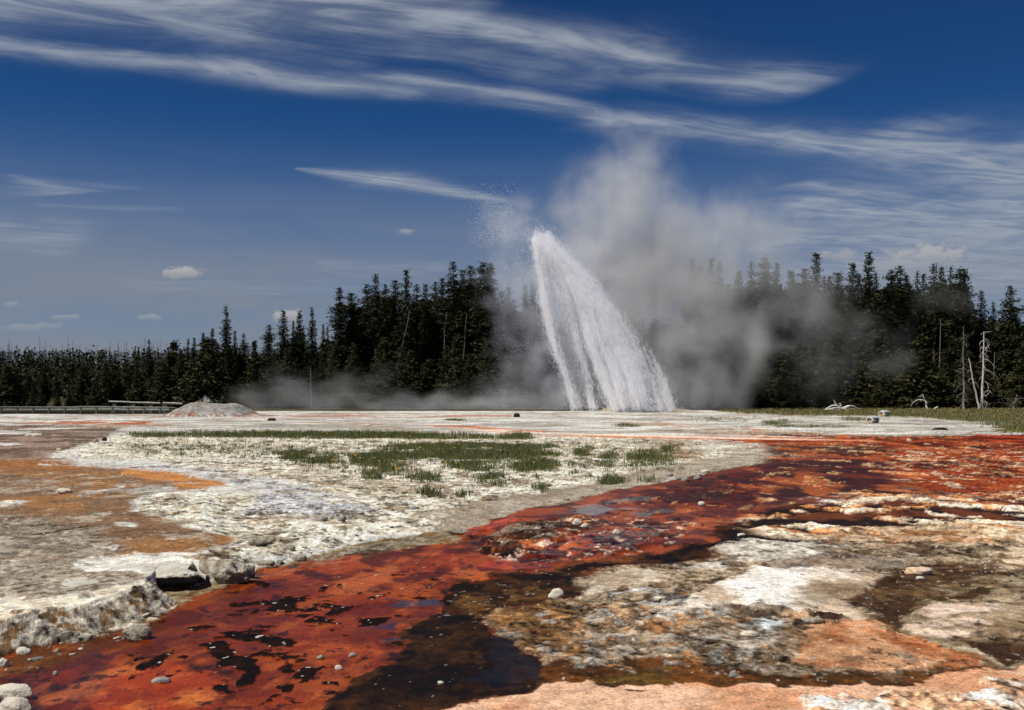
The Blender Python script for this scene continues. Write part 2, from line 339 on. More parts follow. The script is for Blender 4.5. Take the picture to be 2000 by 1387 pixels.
# debris slope under the terrace rim
L([(-900, 1300), (0, 1219), (120, 1192), (230, 1167), (288, 1148), (320, 1160), (340, 1180), (322, 1205), (270, 1220), (200, 1238), (100, 1264), (0, 1288), (-900, 1420)], (178, 168, 150), 4, (112, 88, 62), .52, .10, .06, rb=2.1)
L([(-400, 1250), (60, 1228), (220, 1190), (230, 1200), (100, 1235), (-400, 1290)], (120, 90, 58), 8, (190, 180, 165), .55, .08, .05, rb=2.0, op=.8)
# muddy shore
L([(296, 1136), (436, 1130), (470, 1134), (520, 1108), (600, 1090), (700, 1058), (800, 1044), (870, 1036), (905, 1040), (900, 1062), (800, 1078), (700, 1102), (600, 1122), (500, 1138), (420, 1160), (340, 1200), (320, 1180)], (128, 102, 66), 6, (150, 134, 108), .52, .15, wt_=.3, rb=.6)
L([(520, 1115), (700, 1068), (800, 1054), (860, 1052), (720, 1090), (600, 1115)], (150, 138, 118), 8, (120, 104, 80), .5, .06, .08, rb=.9)
L([(850, 1036), (862, 1005), (960, 975), (1100, 955), (1200, 932), (1350, 900), (1490, 880), (1510, 902), (1380, 925), (1250, 952), (1140, 978), (1040, 1002), (930, 1030), (900, 1046)], (158, 143, 122), 10, (176, 164, 146), .52, .5, rb=.5)
L([(1040, 968), (1180, 940), (1300, 912), (1300, 918), (1180, 948), (1040, 976)], (134, 118, 96), 8, op=.7)
L([(1240, 855), (1420, 862), (1530, 874), (1510, 884), (1380, 880), (1300, 905), (1260, 880)], (166, 146, 122), 14, (196, 184, 166), .5, .6, rb=.8)
L([(1340, 875), (1400, 868), (1440, 872), (1390, 882)], (214, 206, 190), 6, rb=.6)
L([(1300, 885), (1380, 880), (1370, 900), (1320, 898)], (140, 100, 66), 10, op=.6)
# --- orange stream
S = [(-900, 1480), (-300, 1360), (0, 1290), (100, 1268), (200, 1242), (290, 1222), (330, 1205), (352, 1178), (420, 1158), (500, 1137), (600, 1118), (700, 1098), (760, 1082), (830, 1070), (880, 1062), (905, 1046),
     (930, 1032), (1000, 1008), (1060, 992), (1130, 978), (1180, 962), (1300, 944), (1400, 924), (1500, 905), (1590, 892), (1570, 882), (1500, 870), (1390, 858), (2600, 848), (2600, 1010), (2000, 1010), (1850, 995), (1700, 990), (1550, 985), (1480, 1008),
     (1410, 1040), (1390, 1064), (1270, 1080), (1130, 1100), (1080, 1114), (960, 1122), (900, 1136), (860, 1150), (850, 1180), (800, 1215), (770, 1240), (790, 1268), (760, 1290), (740, 1308), (640, 1355), (560, 1390), (400, 1500), (-900, 1500)]
L(S, (152, 68, 20), 4, (88, 32, 12), .50, .55, .08, wt_=.9, rb=.12)
L([(-900, 1400), (-300, 1350), (0, 1290), (100, 1268), (200, 1242), (325, 1206), (330, 1225), (260, 1262), (130, 1300), (0, 1345), (-900, 1440)], (118, 70, 34), 12, (92, 50, 24), .5, .3, wt_=.7)
L([(-900, 1500), (0, 1350), (90, 1305), (200, 1275), (215, 1330), (180, 1420), (-900, 1600)], (84, 30, 18), 30, (52, 22, 18), .52, .35, wt_=.95)
L([(300, 1215), (420, 1172), (560, 1140), (560, 1165), (440, 1200), (330, 1235)], (94, 36, 16), 14, (130, 52, 18), .52, .3)
L([(380, 1240), (560, 1180), (860, 1190), (860, 1290), (640, 1350), (480, 1350)], (164, 76, 30), 30, (118, 44, 16), .5, .35, .08, wt_=.92, op=.75)
L([(180, 1330), (300, 1300), (420, 1310), (420, 1400), (180, 1420)], (168, 62, 20), 20, (206, 110, 48), .55, .25, .1, op=.8)
L([(450, 1120), (700, 1085), (900, 1075), (1060, 1095), (960, 1118), (700, 1140), (560, 1150)], (156, 66, 22), 12, (78, 28, 12), .54, .45, .05, wt_=.9, op=.85)
# right half of the stream
L([(1240, 966), (1320, 944), (1420, 922), (1520, 904), (1660, 896), (1800, 904), (1900, 925), (1870, 948), (1750, 960), (1600, 972), (1450, 985), (1330, 990)], (58, 26, 9), 16, (100, 44, 14), .56, .8, .08, wt_=.8, rb=.3)
L([(1360, 856), (1700, 858), (2600, 858), (2600, 960), (2000, 960), (1900, 935), (1800, 905), (1700, 894), (1610, 891), (1560, 878), (1460, 865)], (172, 82, 40), 10, (116, 42, 18), .5, .8, .07, wt_=.5, rb=.9)
L([(1720, 880), (2600, 880), (2600, 1010), (1900, 990), (1760, 940)], (150, 64, 30), 25, (222, 184, 150), .58, .3, .05, wt_=.4, rb=1.2, op=.85)
L([(1480, 868), (1700, 870), (1720, 885), (1540, 895), (1500, 885)], (150, 92, 56), 10, (120, 112, 100), .55, .6, .05, rb=.7, op=.8)
L([(1380, 844), (1500, 842), (1720, 850), (2600, 848), (2600, 858), (1850, 861), (1720, 860), (1500, 852)], (74, 48, 34), 4, (190, 90, 45), .54, .5, .05, wt_=.3, rb=.8)
L([(1850, 850), (2600, 846), (2600, 862), (1900, 864)], (170, 62, 26), 5, (90, 36, 20), .5, .8)
L([(820, 829), (900, 830), (1000, 839), (1200, 849), (1500, 853), (1700, 859), (1720, 864), (1500, 860), (1200, 856), (1000, 848), (850, 835)], (214, 138, 92), 3, (190, 96, 48), .55, .8, rb=.4, raw=True)
L([(800, 831), (900, 836), (1000, 841), (1060, 845), (1400, 853), (1680, 861), (1400, 857), (1050, 849), (900, 840)], (240, 222, 206), 2.5, (232, 190, 160), .6, .7, rb=.3, raw=True)
L([(1150, 822), (1300, 824), (1500, 840), (1700, 852), (1500, 848), (1300, 836)], (190, 130, 90), 6, (196, 186, 170), .48, .9, .05, op=.85)
L([(1240, 834), (1400, 842), (1560, 846), (1400, 850), (1250, 843)], (140, 124, 106), 6, (180, 160, 135), .5, .8, op=.8)
L([(1560, 840), (1700, 846), (1900, 848), (1900, 852), (1700, 852)], (150, 138, 120), 6)
# falls over the old mound
L([(930, 1060), (1000, 1032), (1060, 1022), (1130, 1008), (1170, 1020), (1110, 1045), (1060, 1072), (1000, 1088), (950, 1076)], (122, 108, 92), 8, (70, 50, 36), .52, .15, .06, wt_=.4, rb=1.6, dz=.02)
L([(1060, 1065), (1130, 1045), (1250, 1030), (1330, 1030), (1280, 1060), (1180, 1085), (1100, 1100), (1050, 1095)], (110, 50, 20), 12, (156, 70, 26), .5, .3, .07, wt_=1., rb=1.3)
L([(905, 1046), (940, 1030), (1000, 1010), (1010, 1018), (950, 1042), (915, 1056)], (196, 78, 26), 4, (150, 54, 18), .5, .1, wt_=1., rb=.9, raw=True, dz=.012)
L([(910, 1056), (950, 1044), (960, 1062), (1040, 1088), (1110, 1090), (1020, 1100), (940, 1082)], (50, 24, 12), 4, (110, 60, 28), .6, .2, wt_=.9, raw=True, dz=-.015)
L([(960, 1095), (1060, 1098), (1085, 1108), (1000, 1118), (940, 1110)], (190, 78, 28), 5, (160, 54, 18), .5, .3, wt_=.95)
L([(1110, 990), (1160, 985), (1180, 990), (1120, 1004)], (128, 92, 70), 6, wt_=1., rb=.05)
for P in ([(1080, 1003), (1140, 992), (1250, 989), (1255, 993), (1190, 1001), (1150, 1009)], [(1235, 1004), (1300, 996), (1330, 1000), (1250, 1014)], [(1190, 977), (1280, 970), (1270, 977), (1180, 984)],
          [(960, 1175), (1030, 1160), (900, 1165)], [(735, 1170), (830, 1166), (850, 1182), (740, 1180)], [(680, 1222), (760, 1220), (750, 1232), (690, 1232)], [(730, 1256), (800, 1252), (790, 1264), (735, 1262)], [(870, 1315), (1000, 1290), (1060, 1310), (900, 1322)]):
    L(P, (62, 36, 26), 6, wt_=1.06, rb=0.0)
# --- dark algae and crusts to the right
L([(852, 1150), (900, 1134), (1000, 1124), (1080, 1116), (1200, 1098), (1280, 1082), (1390, 1062), (1384, 1048), (1410, 1026), (1500, 1000), (1640, 985), (1850, 995), (2600, 1010), (2600, 1060), (1700, 1068), (1560, 1066), (1400, 1076), (1320, 1098), (1240, 1108), (1150, 1120), (1146, 1140), (1110, 1168),
   (980, 1182), (955, 1215), (1000, 1240), (1040, 1258), (1090, 1300), (1090, 1325), (980, 1352), (880, 1380), (820, 1420), (500, 1480), (560, 1392), (640, 1358), (740, 1310), (756, 1290), (800, 1270), (770, 1240), (840, 1200)], BK, 6, (62, 36, 18), .55, .35, .07, wt_=.45, rb=.6)
L([(880, 1160), (980, 1140), (1100, 1135), (1080, 1160), (960, 1178), (940, 1200), (880, 1190)], (96, 66, 32), 14, (44, 26, 14), .5, .2, .07, op=.85)
L([(860, 1235), (950, 1215), (980, 1240), (930, 1290), (860, 1290)], (60, 36, 18), 18, (30, 18, 11), .5, .2, .07, op=.8)
L([(700, 1345), (960, 1330), (1040, 1330), (880, 1380), (700, 1400)], (46, 28, 16), 16, (20, 13, 9), .5, .18, .06, op=.7)
L([(1000, 1240), (1040, 1262), (1085, 1310), (1000, 1330), (930, 1320)], (30, 19, 15), 12, (19, 12, 9), .5, .12, wt_=.9, rb=.35)
# patchy crust field
CR = [(1440, 1022), (1520, 992), (1620, 972), (1760, 960), (1860, 975), (2600, 970), (2600, 1090), (1960, 1080), (1760, 1070), (1600, 1062), (1500, 1050)]
L(CR, (34, 22, 14), 12, (110, 58, 28), .56, .7, .05, wt_=.7, rb=.7, op=.8)
I = np.nonzero(vis & (PX > 1350) & (PY > 950) & (PY < 1120))[0]
d = sdf(np.array(CR)*[1, 3.], QX[I], QY[I]*3); m = sst(d, -30, 20)
nn = fbm(X[I], Y[I]/1.2, .75, 6, 71, .58); k = sst(nn+dis[I]*.04, .49, .56)*m
cr = c_((238, 212, 182))*(1-sst(n2[I], .45, .6))[:, None]+c_((206, 138, 84))*sst(n2[I], .45, .6)[:, None]
col[I] = col[I]*(1-k[:, None])+cr*k[:, None]; rub[I] = rub[I]*(1-k)+1.5*k; wet[I] *= 1-.9*k; dzh[I] += sst(nn, .47, .64)*m*.03
L([(1540, 1050), (1700, 1030), (1900, 1025), (2100, 1050), (1950, 1075), (1700, 1072)], (222, 190, 152), 14, (170, 120, 76), .55, .35, .06, rb=1.3, op=.75, dz=.01)
L([(1500, 980), (1580, 972), (1660, 968), (1700, 976), (1600, 988)], (214, 206, 200), 8, (120, 70, 50), .5, .3, .04, op=.7)
# --- right foreground crust
RG = [(1150, 1122), (1240, 1110), (1320, 1100), (1400, 1076), (1560, 1066), (1700, 1070), (2600, 1070), (2600, 1310), (1850, 1306), (1600, 1320), (1350, 1345), (1180, 1340), (1090, 1322), (1090, 1300), (1040, 1258), (1000, 1240), (955, 1215), (980, 1184), (1110, 1168), (1146, 1140)]
L(RG, (160, 140, 114), 8, (98, 78, 58), .52, .18, .07, wt_=.25, rb=1.3)
L([(960, 1215), (990, 1186), (1110, 1170), (1160, 1190), (1180, 1250), (1100, 1290), (1040, 1256)], (150, 108, 62), 20, (104, 66, 34), .5, .12, .07, op=.85, rb=1.2)
L([(1150, 1180), (1360, 1170), (1330, 1220), (1220, 1260), (1130, 1250)], (128, 104, 78), 24, (176, 142, 108), .52, .08, .06, rb=1.6)
L([(1260, 1160), (1400, 1165), (1420, 1185), (1340, 1195), (1270, 1185)], (92, 88, 84), 14, (48, 40, 34), .52, .1, .06, rb=1.6)
L([(1128, 1165), (1150, 1142), (1215, 1118), (1290, 1114), (1310, 1124), (1240, 1140), (1170, 1152)], (206, 190, 166), 6, (170, 150, 124), .55, .3, rb=.5, dz=.01)
L([(1170, 1155), (1240, 1148), (1290, 1150), (1240, 1160), (1180, 1164)], (206, 206, 204), 6, (140, 136, 130), .52, .12, .05, rb=1.2)
L([(1400, 1068), (1500, 1062), (1640, 1068), (1640, 1088), (1560, 1098), (1480, 1100), (1400, 1110), (1330, 1112), (1400, 1092)], (204, 194, 178), 10, (128, 114, 98), .54, .3, .06, rb=.9, dz=.015)
L([(1520, 1100), (1680, 1085), (1800, 1092), (1760, 1108), (1640, 1115), (1540, 1112)], (158, 138, 118), 16, (118, 108, 100), .52, .3, rb=.7)
L([(1360, 1160), (1440, 1130), (1490, 1110), (1600, 1108), (1720, 1118), (1740, 1130), (1660, 1150), (1640, 1180), (1600, 1198), (1510, 1196), (1440, 1192), (1380, 1205), (1300, 1232), (1240, 1252), (1280, 1218), (1340, 1190)], (228, 212, 192), 10, (200, 176, 150), .58, .35, .07, rb=.45, dz=.02)
L([(1430, 1140), (1500, 1112), (1570, 1112), (1560, 1150), (1580, 1190), (1480, 1190)], (246, 238, 226), 22, rb=.3)
L([(1590, 1140), (1660, 1135), (1720, 1150), (1700, 1185), (1640, 1185), (1600, 1170)], (150, 128, 104), 26, (176, 156, 130), .5, .4, rb=.3)
L([(1580, 1188), (1660, 1180), (1700, 1190), (1690, 1215), (1600, 1208)], (208, 184, 158), 16, rb=.4)
L([(1690, 1128), (1750, 1110), (1860, 1098), (1950, 1110), (2000, 1120), (1940, 1142), (1860, 1150), (1820, 1166), (1800, 1190), (1770, 1215), (1790, 1250), (1820, 1268), (1770, 1250), (1730, 1225), (1710, 1190), (1680, 1165), (1690, 1145)], (66, 46, 30), 9, (96, 72, 46), .58, .25, .06, wt_=.35, rb=.6, dz=-.008)
L([(1780, 1150), (1900, 1128), (2600, 1120), (2600, 1160), (1960, 1165), (1850, 1172)], (160, 142, 112), 14, (110, 88, 62), .5, .3, .06, rb=.7, op=.85)
L([(1790, 1168), (1900, 1150), (1950, 1150), (1890, 1175), (1830, 1180)], (72, 54, 32), 8, (110, 90, 60), .55, .2, .05, rb=.6)
L([(1970, 1060), (2600, 1060), (2600, 1130), (1950, 1115)], (204, 180, 150), 14, (130, 100, 72), .52, .3, .05, rb=.8)
L([(1780, 1215), (1830, 1180), (1960, 1188), (2600, 1180), (2600, 1260), (1960, 1245), (1900, 1262), (1920, 1290), (1860, 1284), (1810, 1258)], (168, 148, 120), 12, (132, 112, 84), .54, .35, .08, rb=.7, dz=.012)
L([(1800, 1196), (1850, 1186), (1950, 1192), (1976, 1196), (1940, 1204), (1840, 1214)], (222, 196, 174), 8, (206, 172, 148), .55, .2, rb=.3)
L([(1830, 1260), (1900, 1262), (1925, 1282), (1890, 1290), (1850, 1280)], (190, 176, 146), 8, (160, 140, 110), .5, .2, rb=.4)
L([(1780, 1222), (1880, 1218), (1960, 1222), (1900, 1236), (1800, 1238)], (212, 186, 162), 10, (170, 146, 118), .52, .2, rb=.6)
L([(1905, 1254), (2000, 1256), (2600, 1250), (2600, 1300), (1930, 1294), (1915, 1280)], (62, 42, 28), 6, (84, 58, 36), .56, .3, wt_=.3, rb=.5)
L([(1570, 1226), (1600, 1218), (1700, 1216), (1780, 1236), (1830, 1262), (1850, 1285), (1790, 1300), (1640, 1306), (1560, 1292), (1566, 1250)], (204, 152, 112), 12, (168, 108, 70), .54, .35, .09, rb=.4, dz=.015)
L([(1650, 1222), (1760, 1238), (1830, 1268), (1800, 1280), (1740, 1255)], (146, 76, 38), 12, (176, 110, 68), .55, .3, op=.85)
L([(1540, 1200), (1580, 1194), (1640, 1208), (1640, 1218), (1580, 1222), (1545, 1222)], (56, 40, 30), 5, (160, 128, 96), .55, .12, .05, rb=1.6, dz=.012)
L([(1565, 1204), (1590, 1206), (1580, 1213), (1562, 1210)], (222, 200, 174), 3, rb=.6)
L([(1440, 1195), (1540, 1190), (1535, 1215), (1450, 1215)], (110, 96, 78), 12, (58, 46, 36), .5, .12, .06, rb=1.4, op=.8)
L([(1490, 1215), (1530, 1212), (1515, 1242), (1480, 1240)], (206, 210, 208), 8, (150, 150, 146), .52, .1, rb=1.)
L([(1380, 1225), (1500, 1235), (1560, 1260), (1540, 1300), (1400, 1300), (1280, 1280)], (112, 90, 66), 16, (150, 136, 120), .55, .07, .05, rb=1.5, op=.8)
L([(1720, 1285), (1760, 1278), (1770, 1292), (1735, 1298)], (74, 56, 44), 6, (140, 120, 100), .5, .1)
L([(1640, 1285), (1680, 1282), (1676, 1296), (1645, 1296)], (96, 76, 60), 8, op=.7)
L([(1060, 1300), (1120, 1278), (1200, 1292), (1400, 1304), (1600, 1312), (1740, 1308), (1860, 1298), (2600, 1290), (2600, 1300), (1850, 1308), (1720, 1324), (1500, 1332), (1340, 1350), (1180, 1344), (1080, 1330)], (104, 62, 28), 10, (70, 44, 22), .5, .18, .07, wt_=.3, rb=.6)
L([(1200, 1325), (1330, 1320), (1330, 1348), (1200, 1340)], (98, 76, 32), 12, (70, 52, 26), .5, .1, op=.8)
L([(1840, 1270), (1900, 1285), (1900, 1300), (1800, 1300)], (150, 80, 36), 8, op=.8)
L([(600, 1560), (780, 1420), (880, 1388), (1000, 1352), (1130, 1336), (1200, 1344), (1350, 1347), (1500, 1334), (1700, 1322), (1850, 1309), (2000, 1298), (2600, 1290), (2600, 1900), (600, 1900)], (228, 182, 148), 5, (206, 150, 112), .54, .6, .1, wt_=.05, rb=.35)
L([(1560, 1370), (1660, 1348), (1800, 1345), (2000, 1330), (2600, 1320), (2600, 1900), (1500, 1900)], (244, 226, 208), 18, (216, 168, 130), .5, .22, .06, rb=1.7, dz=.01)
L([(900, 1460), (1300, 1400), (1500, 1400), (1500, 1900), (700, 1900)], (212, 164, 128), 30, (226, 186, 156), .5, .4, op=.5)
L([(1268, 1357), (1310, 1358), (1300, 1364), (1275, 1363)], (96, 74, 54), 3, (170, 120, 90), .52, .06)
def mottle(P, size, thr, c, op, seed, ysc=1.3, k=.03, soft=14, wt_=None, rb=None, dz=0.):
    P = np.array(P, float); I = np.nonzero(vis & (PX > P[:, 0].min()-40) & (PX < P[:, 0].max()+40) & (PY > P[:, 1].min()-20) & (PY < P[:, 1].max()+30))[0]
    m = sst(sdf(P*[1, 3.], QX[I], QY[I]*3.), -soft, soft); nn = fbm(X[I], Y[I]/ysc, size, 6, seed, .6); m = m*sst(nn, thr-k, thr+k)*op
    M = m[:, None]; col[I] = col[I]*(1-M)+c_(c)[None]*M
    if wt_ is not None: wet[I] = wet[I]*(1-m)+wt_*m
    if rb is not None: rub[I] = rub[I]*(1-m)+rb*m
    dzh[I] += dz*m
RGI = [(1180, 1160), (1330, 1110), (1500, 1080), (2600, 1075), (2600, 1290), (1850, 1295), (1500, 1320), (1150, 1325), (1040, 1260), (980, 1210)]
RGL = [(1100, 1175), (1300, 1150), (1440, 1195), (1500, 1230), (1540, 1290), (1300, 1320), (1120, 1300), (1000, 1240)]
mottle(RGI, .7, .68, (74, 56, 40), .4, 301, rb=1.); mottle(RGL, .3, .61, (60, 44, 32), .55, 302, rb=1.2, dz=-.01); mottle(RGL, .3, .63, (190, 178, 162), .6, 303, rb=1.1, dz=.006)
mottle(RGL, .2, .64, (170, 116, 66), .6, 304, rb=1.2); mottle(RGL, .16, .62, (156, 152, 142), .7, 305, rb=1.4); mottle(RGI, .08, .72, (214, 200, 182), .4, 333, rb=1.2, dz=.004); mottle(RGI, .16, .70, (38, 28, 22), .7, 306, rb=1.2, dz=-.006)
mottle([(1500, 1090), (2600, 1090), (2600, 1290), (1500, 1300)], .8, .62, (132, 96, 66), .3, 316)
SI = [(0, 1300), (330, 1210), (560, 1130), (900, 1070), (1180, 970), (1500, 908), (1560, 900), (1500, 990), (1400, 1040), (1080, 1112), (880, 1150), (780, 1250), (740, 1310), (560, 1400), (0, 1500)]
mottle(SI, .8, .57, (84, 26, 14), .6, 307, 2.2, .05); mottle(SI, .35, .60, (120, 38, 16), .6, 308, 1.6, .04); mottle(SI, .6, .62, (200, 104, 50), .55, 309, 2., .05); mottle(SI, .12, .67, (40, 16, 10), .8, 310, 1.3)
mottle([(900, 1080), (1180, 975), (1500, 912), (1480, 1000), (1100, 1105)], .3, .60, (40, 18, 10), .75, 311, 1.2, rb=1.2); mottle([(1160, 985), (1480, 935), (1480, 1030), (1180, 1075)], .22, .68, (190, 140, 100), .6, 312, 1.2, rb=1.3, wt_=.6, dz=.012)
FL = [(930, 1070), (1040, 1030), (1200, 1010), (1380, 1020), (1300, 1075), (1100, 1105), (1000, 1100)]
mottle(FL, .11, .64, (226, 196, 170), .75, 330, 1.1, rb=1.3, dz=.006); mottle(FL, .3, .58, (46, 24, 14), .8, 331, 1.2, rb=1.2)  # the pale flecks are painted sun glints on the falls
mottle([(560, 1130), (900, 1075), (1100, 1110), (900, 1130), (640, 1180)], .1, .76, (226, 180, 140), .7, 332, 1.2)  # sparse pale flecks painted as glints along the stream
UR = [(1500, 868), (1720, 864), (2600, 862), (2600, 1000), (1700, 985), (1480, 990)]
mottle(UR, 1.3, .55, (50, 20, 12), .8, 313, 2.6, .05); mottle(UR, .5, .65, (208, 164, 122), .75, 314, 1.5, rb=1.4, wt_=.3, dz=.015); mottle(UR, .9, .62, (190, 98, 46), .6, 315, 2.5, .05)
mottle([(850, 1170), (1100, 1120), (1080, 1330), (700, 1390), (560, 1390)], .5, .66, (56, 34, 18), .5, 317, 1.6, .05); mottle([(850, 1170), (1100, 1120), (1080, 1330), (700, 1390), (560, 1390)], .25, .63, (14, 9, 7), .8, 318, 1.3, .04)
BRR = [(-400, 905), (400, 935), (280, 1000), (470, 1050), (250, 1090), (-400, 1110)]
mottle(BRR, .35, .60, (176, 164, 146), .6, 319, 1.5, rb=.9); mottle(BRR, .8, .60, (96, 76, 58), .5, 320, 1.5, .06)
CRM = [(180, 862), (1300, 858), (1400, 880), (950, 985), (700, 1050), (470, 1100), (400, 1085), (460, 1045), (280, 1000), (300, 965), (640, 985), (320, 905)]
mottle(CRM, .5, .61, (134, 112, 86), .75, 321, 1.5, rb=1.5, dz=-.01); mottle(CRM, .18, .64, (84, 68, 50), .8, 322, 1.3, rb=1.6, dz=-.012); mottle(CRM, 1.2, .60, (190, 176, 150), .6, 323, 1.5, .06)
FAR = [(-900, 804), (3000, 804), (3000, 846), (1300, 850), (260, 848), (-900, 850)]
mottle(FAR, 7., .55, (150, 142, 128), .6, 324, .5, .06, soft=4); mottle(FAR, 3.5, .62, (172, 130, 100), .6, 325, .6, .05, soft=4); mottle(FAR, 5., .62, (232, 228, 216), .8, 326, .6, .05, soft=4); mottle(FAR, 2.2, .66, (110, 96, 80), .7, 327, .6, .03, soft=4)
mottle([(1250, 812), (1950, 818), (1900, 846), (1250, 846)], 4., .54, (156, 144, 126), .6, 328, .7, .06, soft=5)
L([(-900, 798), (345, 798), (335, 808), (-900, 812)], (30, 26, 18), 1.5, raw=True)  # shade beneath the boardwalk deck, painted as a dark band on the ground
# --- floating black algae in the orange stream
for P in ([(384, 1268), (400, 1260), (424, 1257), (458, 1262), (478, 1274), (470, 1280), (488, 1286), (500, 1290), (498, 1306), (494, 1326), (470, 1330), (464, 1316), (458, 1300), (430, 1302), (424, 1282)],
          [(480, 1282), (520, 1276), (560, 1262), (548, 1280), (500, 1292)], [(440, 1240), (500, 1236), (520, 1244), (556, 1248), (570, 1256), (540, 1262), (500, 1250), (460, 1254), (420, 1252), (450, 1247)],
          [(342, 1294), (365, 1290), (384, 1297), (364, 1301)], [(400, 1340), (440, 1336), (456, 1342), (430, 1348), (404, 1346)], [(300, 1333), (330, 1322), (362, 1310), (340, 1330), (312, 1340)],
          [(555, 1180), (580, 1183), (584, 1187), (556, 1186)], [(590, 1184), (615, 1183), (612, 1188)], [(610, 1180), (652, 1186), (650, 1191), (620, 1187)], [(526, 1192), (575, 1195), (570, 1199)],
          [(718, 1152), (745, 1154), (736, 1160), (722, 1158)], [(680, 1156), (700, 1153), (698, 1157)], [(595, 1171), (612, 1169), (640, 1174), (610, 1174)], [(312, 1272), (335, 1276), (318, 1278)],
          [(808, 1144), (836, 1142), (832, 1152), (812, 1150)], [(500, 1224), (530, 1217), (550, 1222), (510, 1228)], [(600, 1222), (650, 1220), (645, 1225)], [(670, 1217), (730, 1212), (726, 1220), (690, 1222)],
          [(545, 1298), (566, 1294), (566, 1304), (550, 1306)], [(620, 1325), (660, 1330), (675, 1342), (640, 1338)], [(560, 1352), (600, 1346), (590, 1356)], [(254, 1294), (270, 1296), (266, 1304), (256, 1302)],
          [(395, 1310), (404, 1302), (405, 1315)], [(680, 1320), (700, 1312), (690, 1325)], [(575, 1270), (600, 1276), (590, 1282)], [(770, 1160), (800, 1156), (830, 1166), (800, 1168)]):
    P = np.array(P, float); P = P*[1, 1]
    L(P, (20, 12, 8), 3, (38, 18, 10), .6, .1, wt_=.15, rb=.7)
I = np.nonzero(vis & (PX > 250) & (PX < 960) & (PY > 1120) & (PY < 1400))[0]
w = np.exp(-((PX[I]-560)/190)**2-((PY[I]-1270)/75)**2) + .6*np.exp(-((PX[I]-620)/170)**2-((PY[I]-1195)/25)**2)+.5*np.exp(-((PX[I]-820)/90)**2-((PY[I]-1250)/90)**2)
nn = fbm(X[I], Y[I]/1.4, .30, 5, 91, .55); k = sst(nn+.13*w+dis[I]*.03, .715, .75)*sst(rub[I], .5, .3)
col[I] = col[I]*(1-k[:, None])+c_((26, 15, 10))*k[:, None]; wet[I] = wet[I]*(1-k)+.15*k; rub[I] += k*.4; dzh[I] += k*.003
# --- grass-coloured turf of the meadow on the right and under the grass patches
MEAD = [(1380, 801), (1470, 797), (2600, 790), (2600, 850), (2060, 846), (1960, 846), (1935, 842), (1990, 830), (1950, 822), (1900, 824), (1830, 816), (1700, 812), (1560, 812), (1440, 806)]
L(MEAD, (92, 88, 42), 5, (130, 112, 66), .56, 1.2, .08, rb=1.0)
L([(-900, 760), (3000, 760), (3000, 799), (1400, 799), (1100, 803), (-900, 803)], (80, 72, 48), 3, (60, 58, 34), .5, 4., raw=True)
L([(250, 850), (700, 848), (1040, 857), (1000, 859), (260, 854)], (120, 116, 76), 6, op=.6)
# --- general albedo flecks: dirt in cracks, pale grains
fin = fbm(X, Y, .12, 4, 12, .6); fin2 = fbm(X, Y/1.2, .045, 3, 13, .6); md = fbm(X, Y, .45, 4, 14, .55)
lum = col.mean(1)
amp = np.clip(rub, 0, 2)
spk = 1 + np.clip(amp+.15, .15, 1.6)*(1.5*(fin2-.5) + 1.3*(fin-.5)*sst(spac, .9, .05)+.8*(md-.5))
col *= spk[:, None]
k = (sst(fin*.6+md*.4, .40, .30)*np.clip(amp-.4, 0, 1)*.65)[:, None]
col = col*(1-k)+c_((96, 78, 58))*k*np.clip(lum*2.5, .2, 1)[:, None]
# stray pale grains lying about on wet mats and flats
gx = fbm(X, Y, .05, 2, 77); g2 = fbm(X, Y, 1.4, 3, 78)
k = (sst(gx+.20*g2, .955, .985)*sst(Y, 40, 12)*.7*sst(wet, .6, .3))[:, None]; col = col*(1-k)+c_((225, 215, 200))*k
col = np.clip(col, .004, .82)
# --- relief
hr = (np.abs(fbm(X, Y, .5, 4, 21)-.5)*-2+.5)*.05 + (fbm(X, Y, .16, 4, 22, .6)-.5)*.05
lo = (fbm(X, Y, 4.0, 3, 23)-.5)*.08
hump = .065*np.exp(-(((X-.75)/1.25)**2+((Y-13.6)/1.5)**2)**1.5)+.06*np.exp(-((X-2.6)/.9)**2-((Y-13.0)/.8)**2)
Z = terr + hump + amp*hr*np.clip(.55+Y/60, 0, 1.3)*sst(spac, 1.5, .2) + lo*sst(Y, 8, 30)*sst(wet, .8, .4) + dzh*1.2
step = np.floor(terr*28+fbm(X, Y, .4, 3, 24)*1.5)/28                  # ragged bedding on the debris slope
Z = Z + slope_m*(step-terr-.02)*.35
# pools and running film: gentle ripples
rip = (fbm(X*1.0, Y*.55, .22, 4, 25)-.5)*.010
Z = Z + sst(wet, .6, .9)*rip*(1-sst(wet, 1.05, 1.12))
Vg = np.stack([X, Y, Z], 1)
ii = np.arange(NY-1)[:, None]*NU + np.arange(NU-1)[None, :]
Fg = np.stack([ii, ii+1, ii+1+NU, ii+NU], -1).reshape(-1, 4)
gme = mesh_np('ground', Vg, Fg, smooth=True)
vattr(gme, 'col', np.concatenate([col, np.ones((N, 1))], 1), 'FLOAT_COLOR')
vattr(gme, 'wet', np.clip(wet, 0, 1.2)); vattr(gme, 'rub', amp)
gm = bpy.data.materials.new('sinter_ground'); gm.use_nodes = True; t = NT(gm.node_tree); b = t.n['Principled BSDF']
at = t.new('ShaderNodeAttribute', attribute_name='col'); aw = t.new('ShaderNodeAttribute', attribute_name='wet'); ar = t.new('ShaderNodeAttribute', attribute_name='rub')
oc = t.new('ShaderNodeTexCoord').outputs['Object']
f1 = t.noise(oc, 45, 5, .65); f2 = t.noise(oc, 9, 6, .6)
gain = t.m('ADD', t.mr(f1, .3, .7, .62, 1.32), t.m('MULTIPLY', t.m('SUBTRACT', f2, .5), .9))
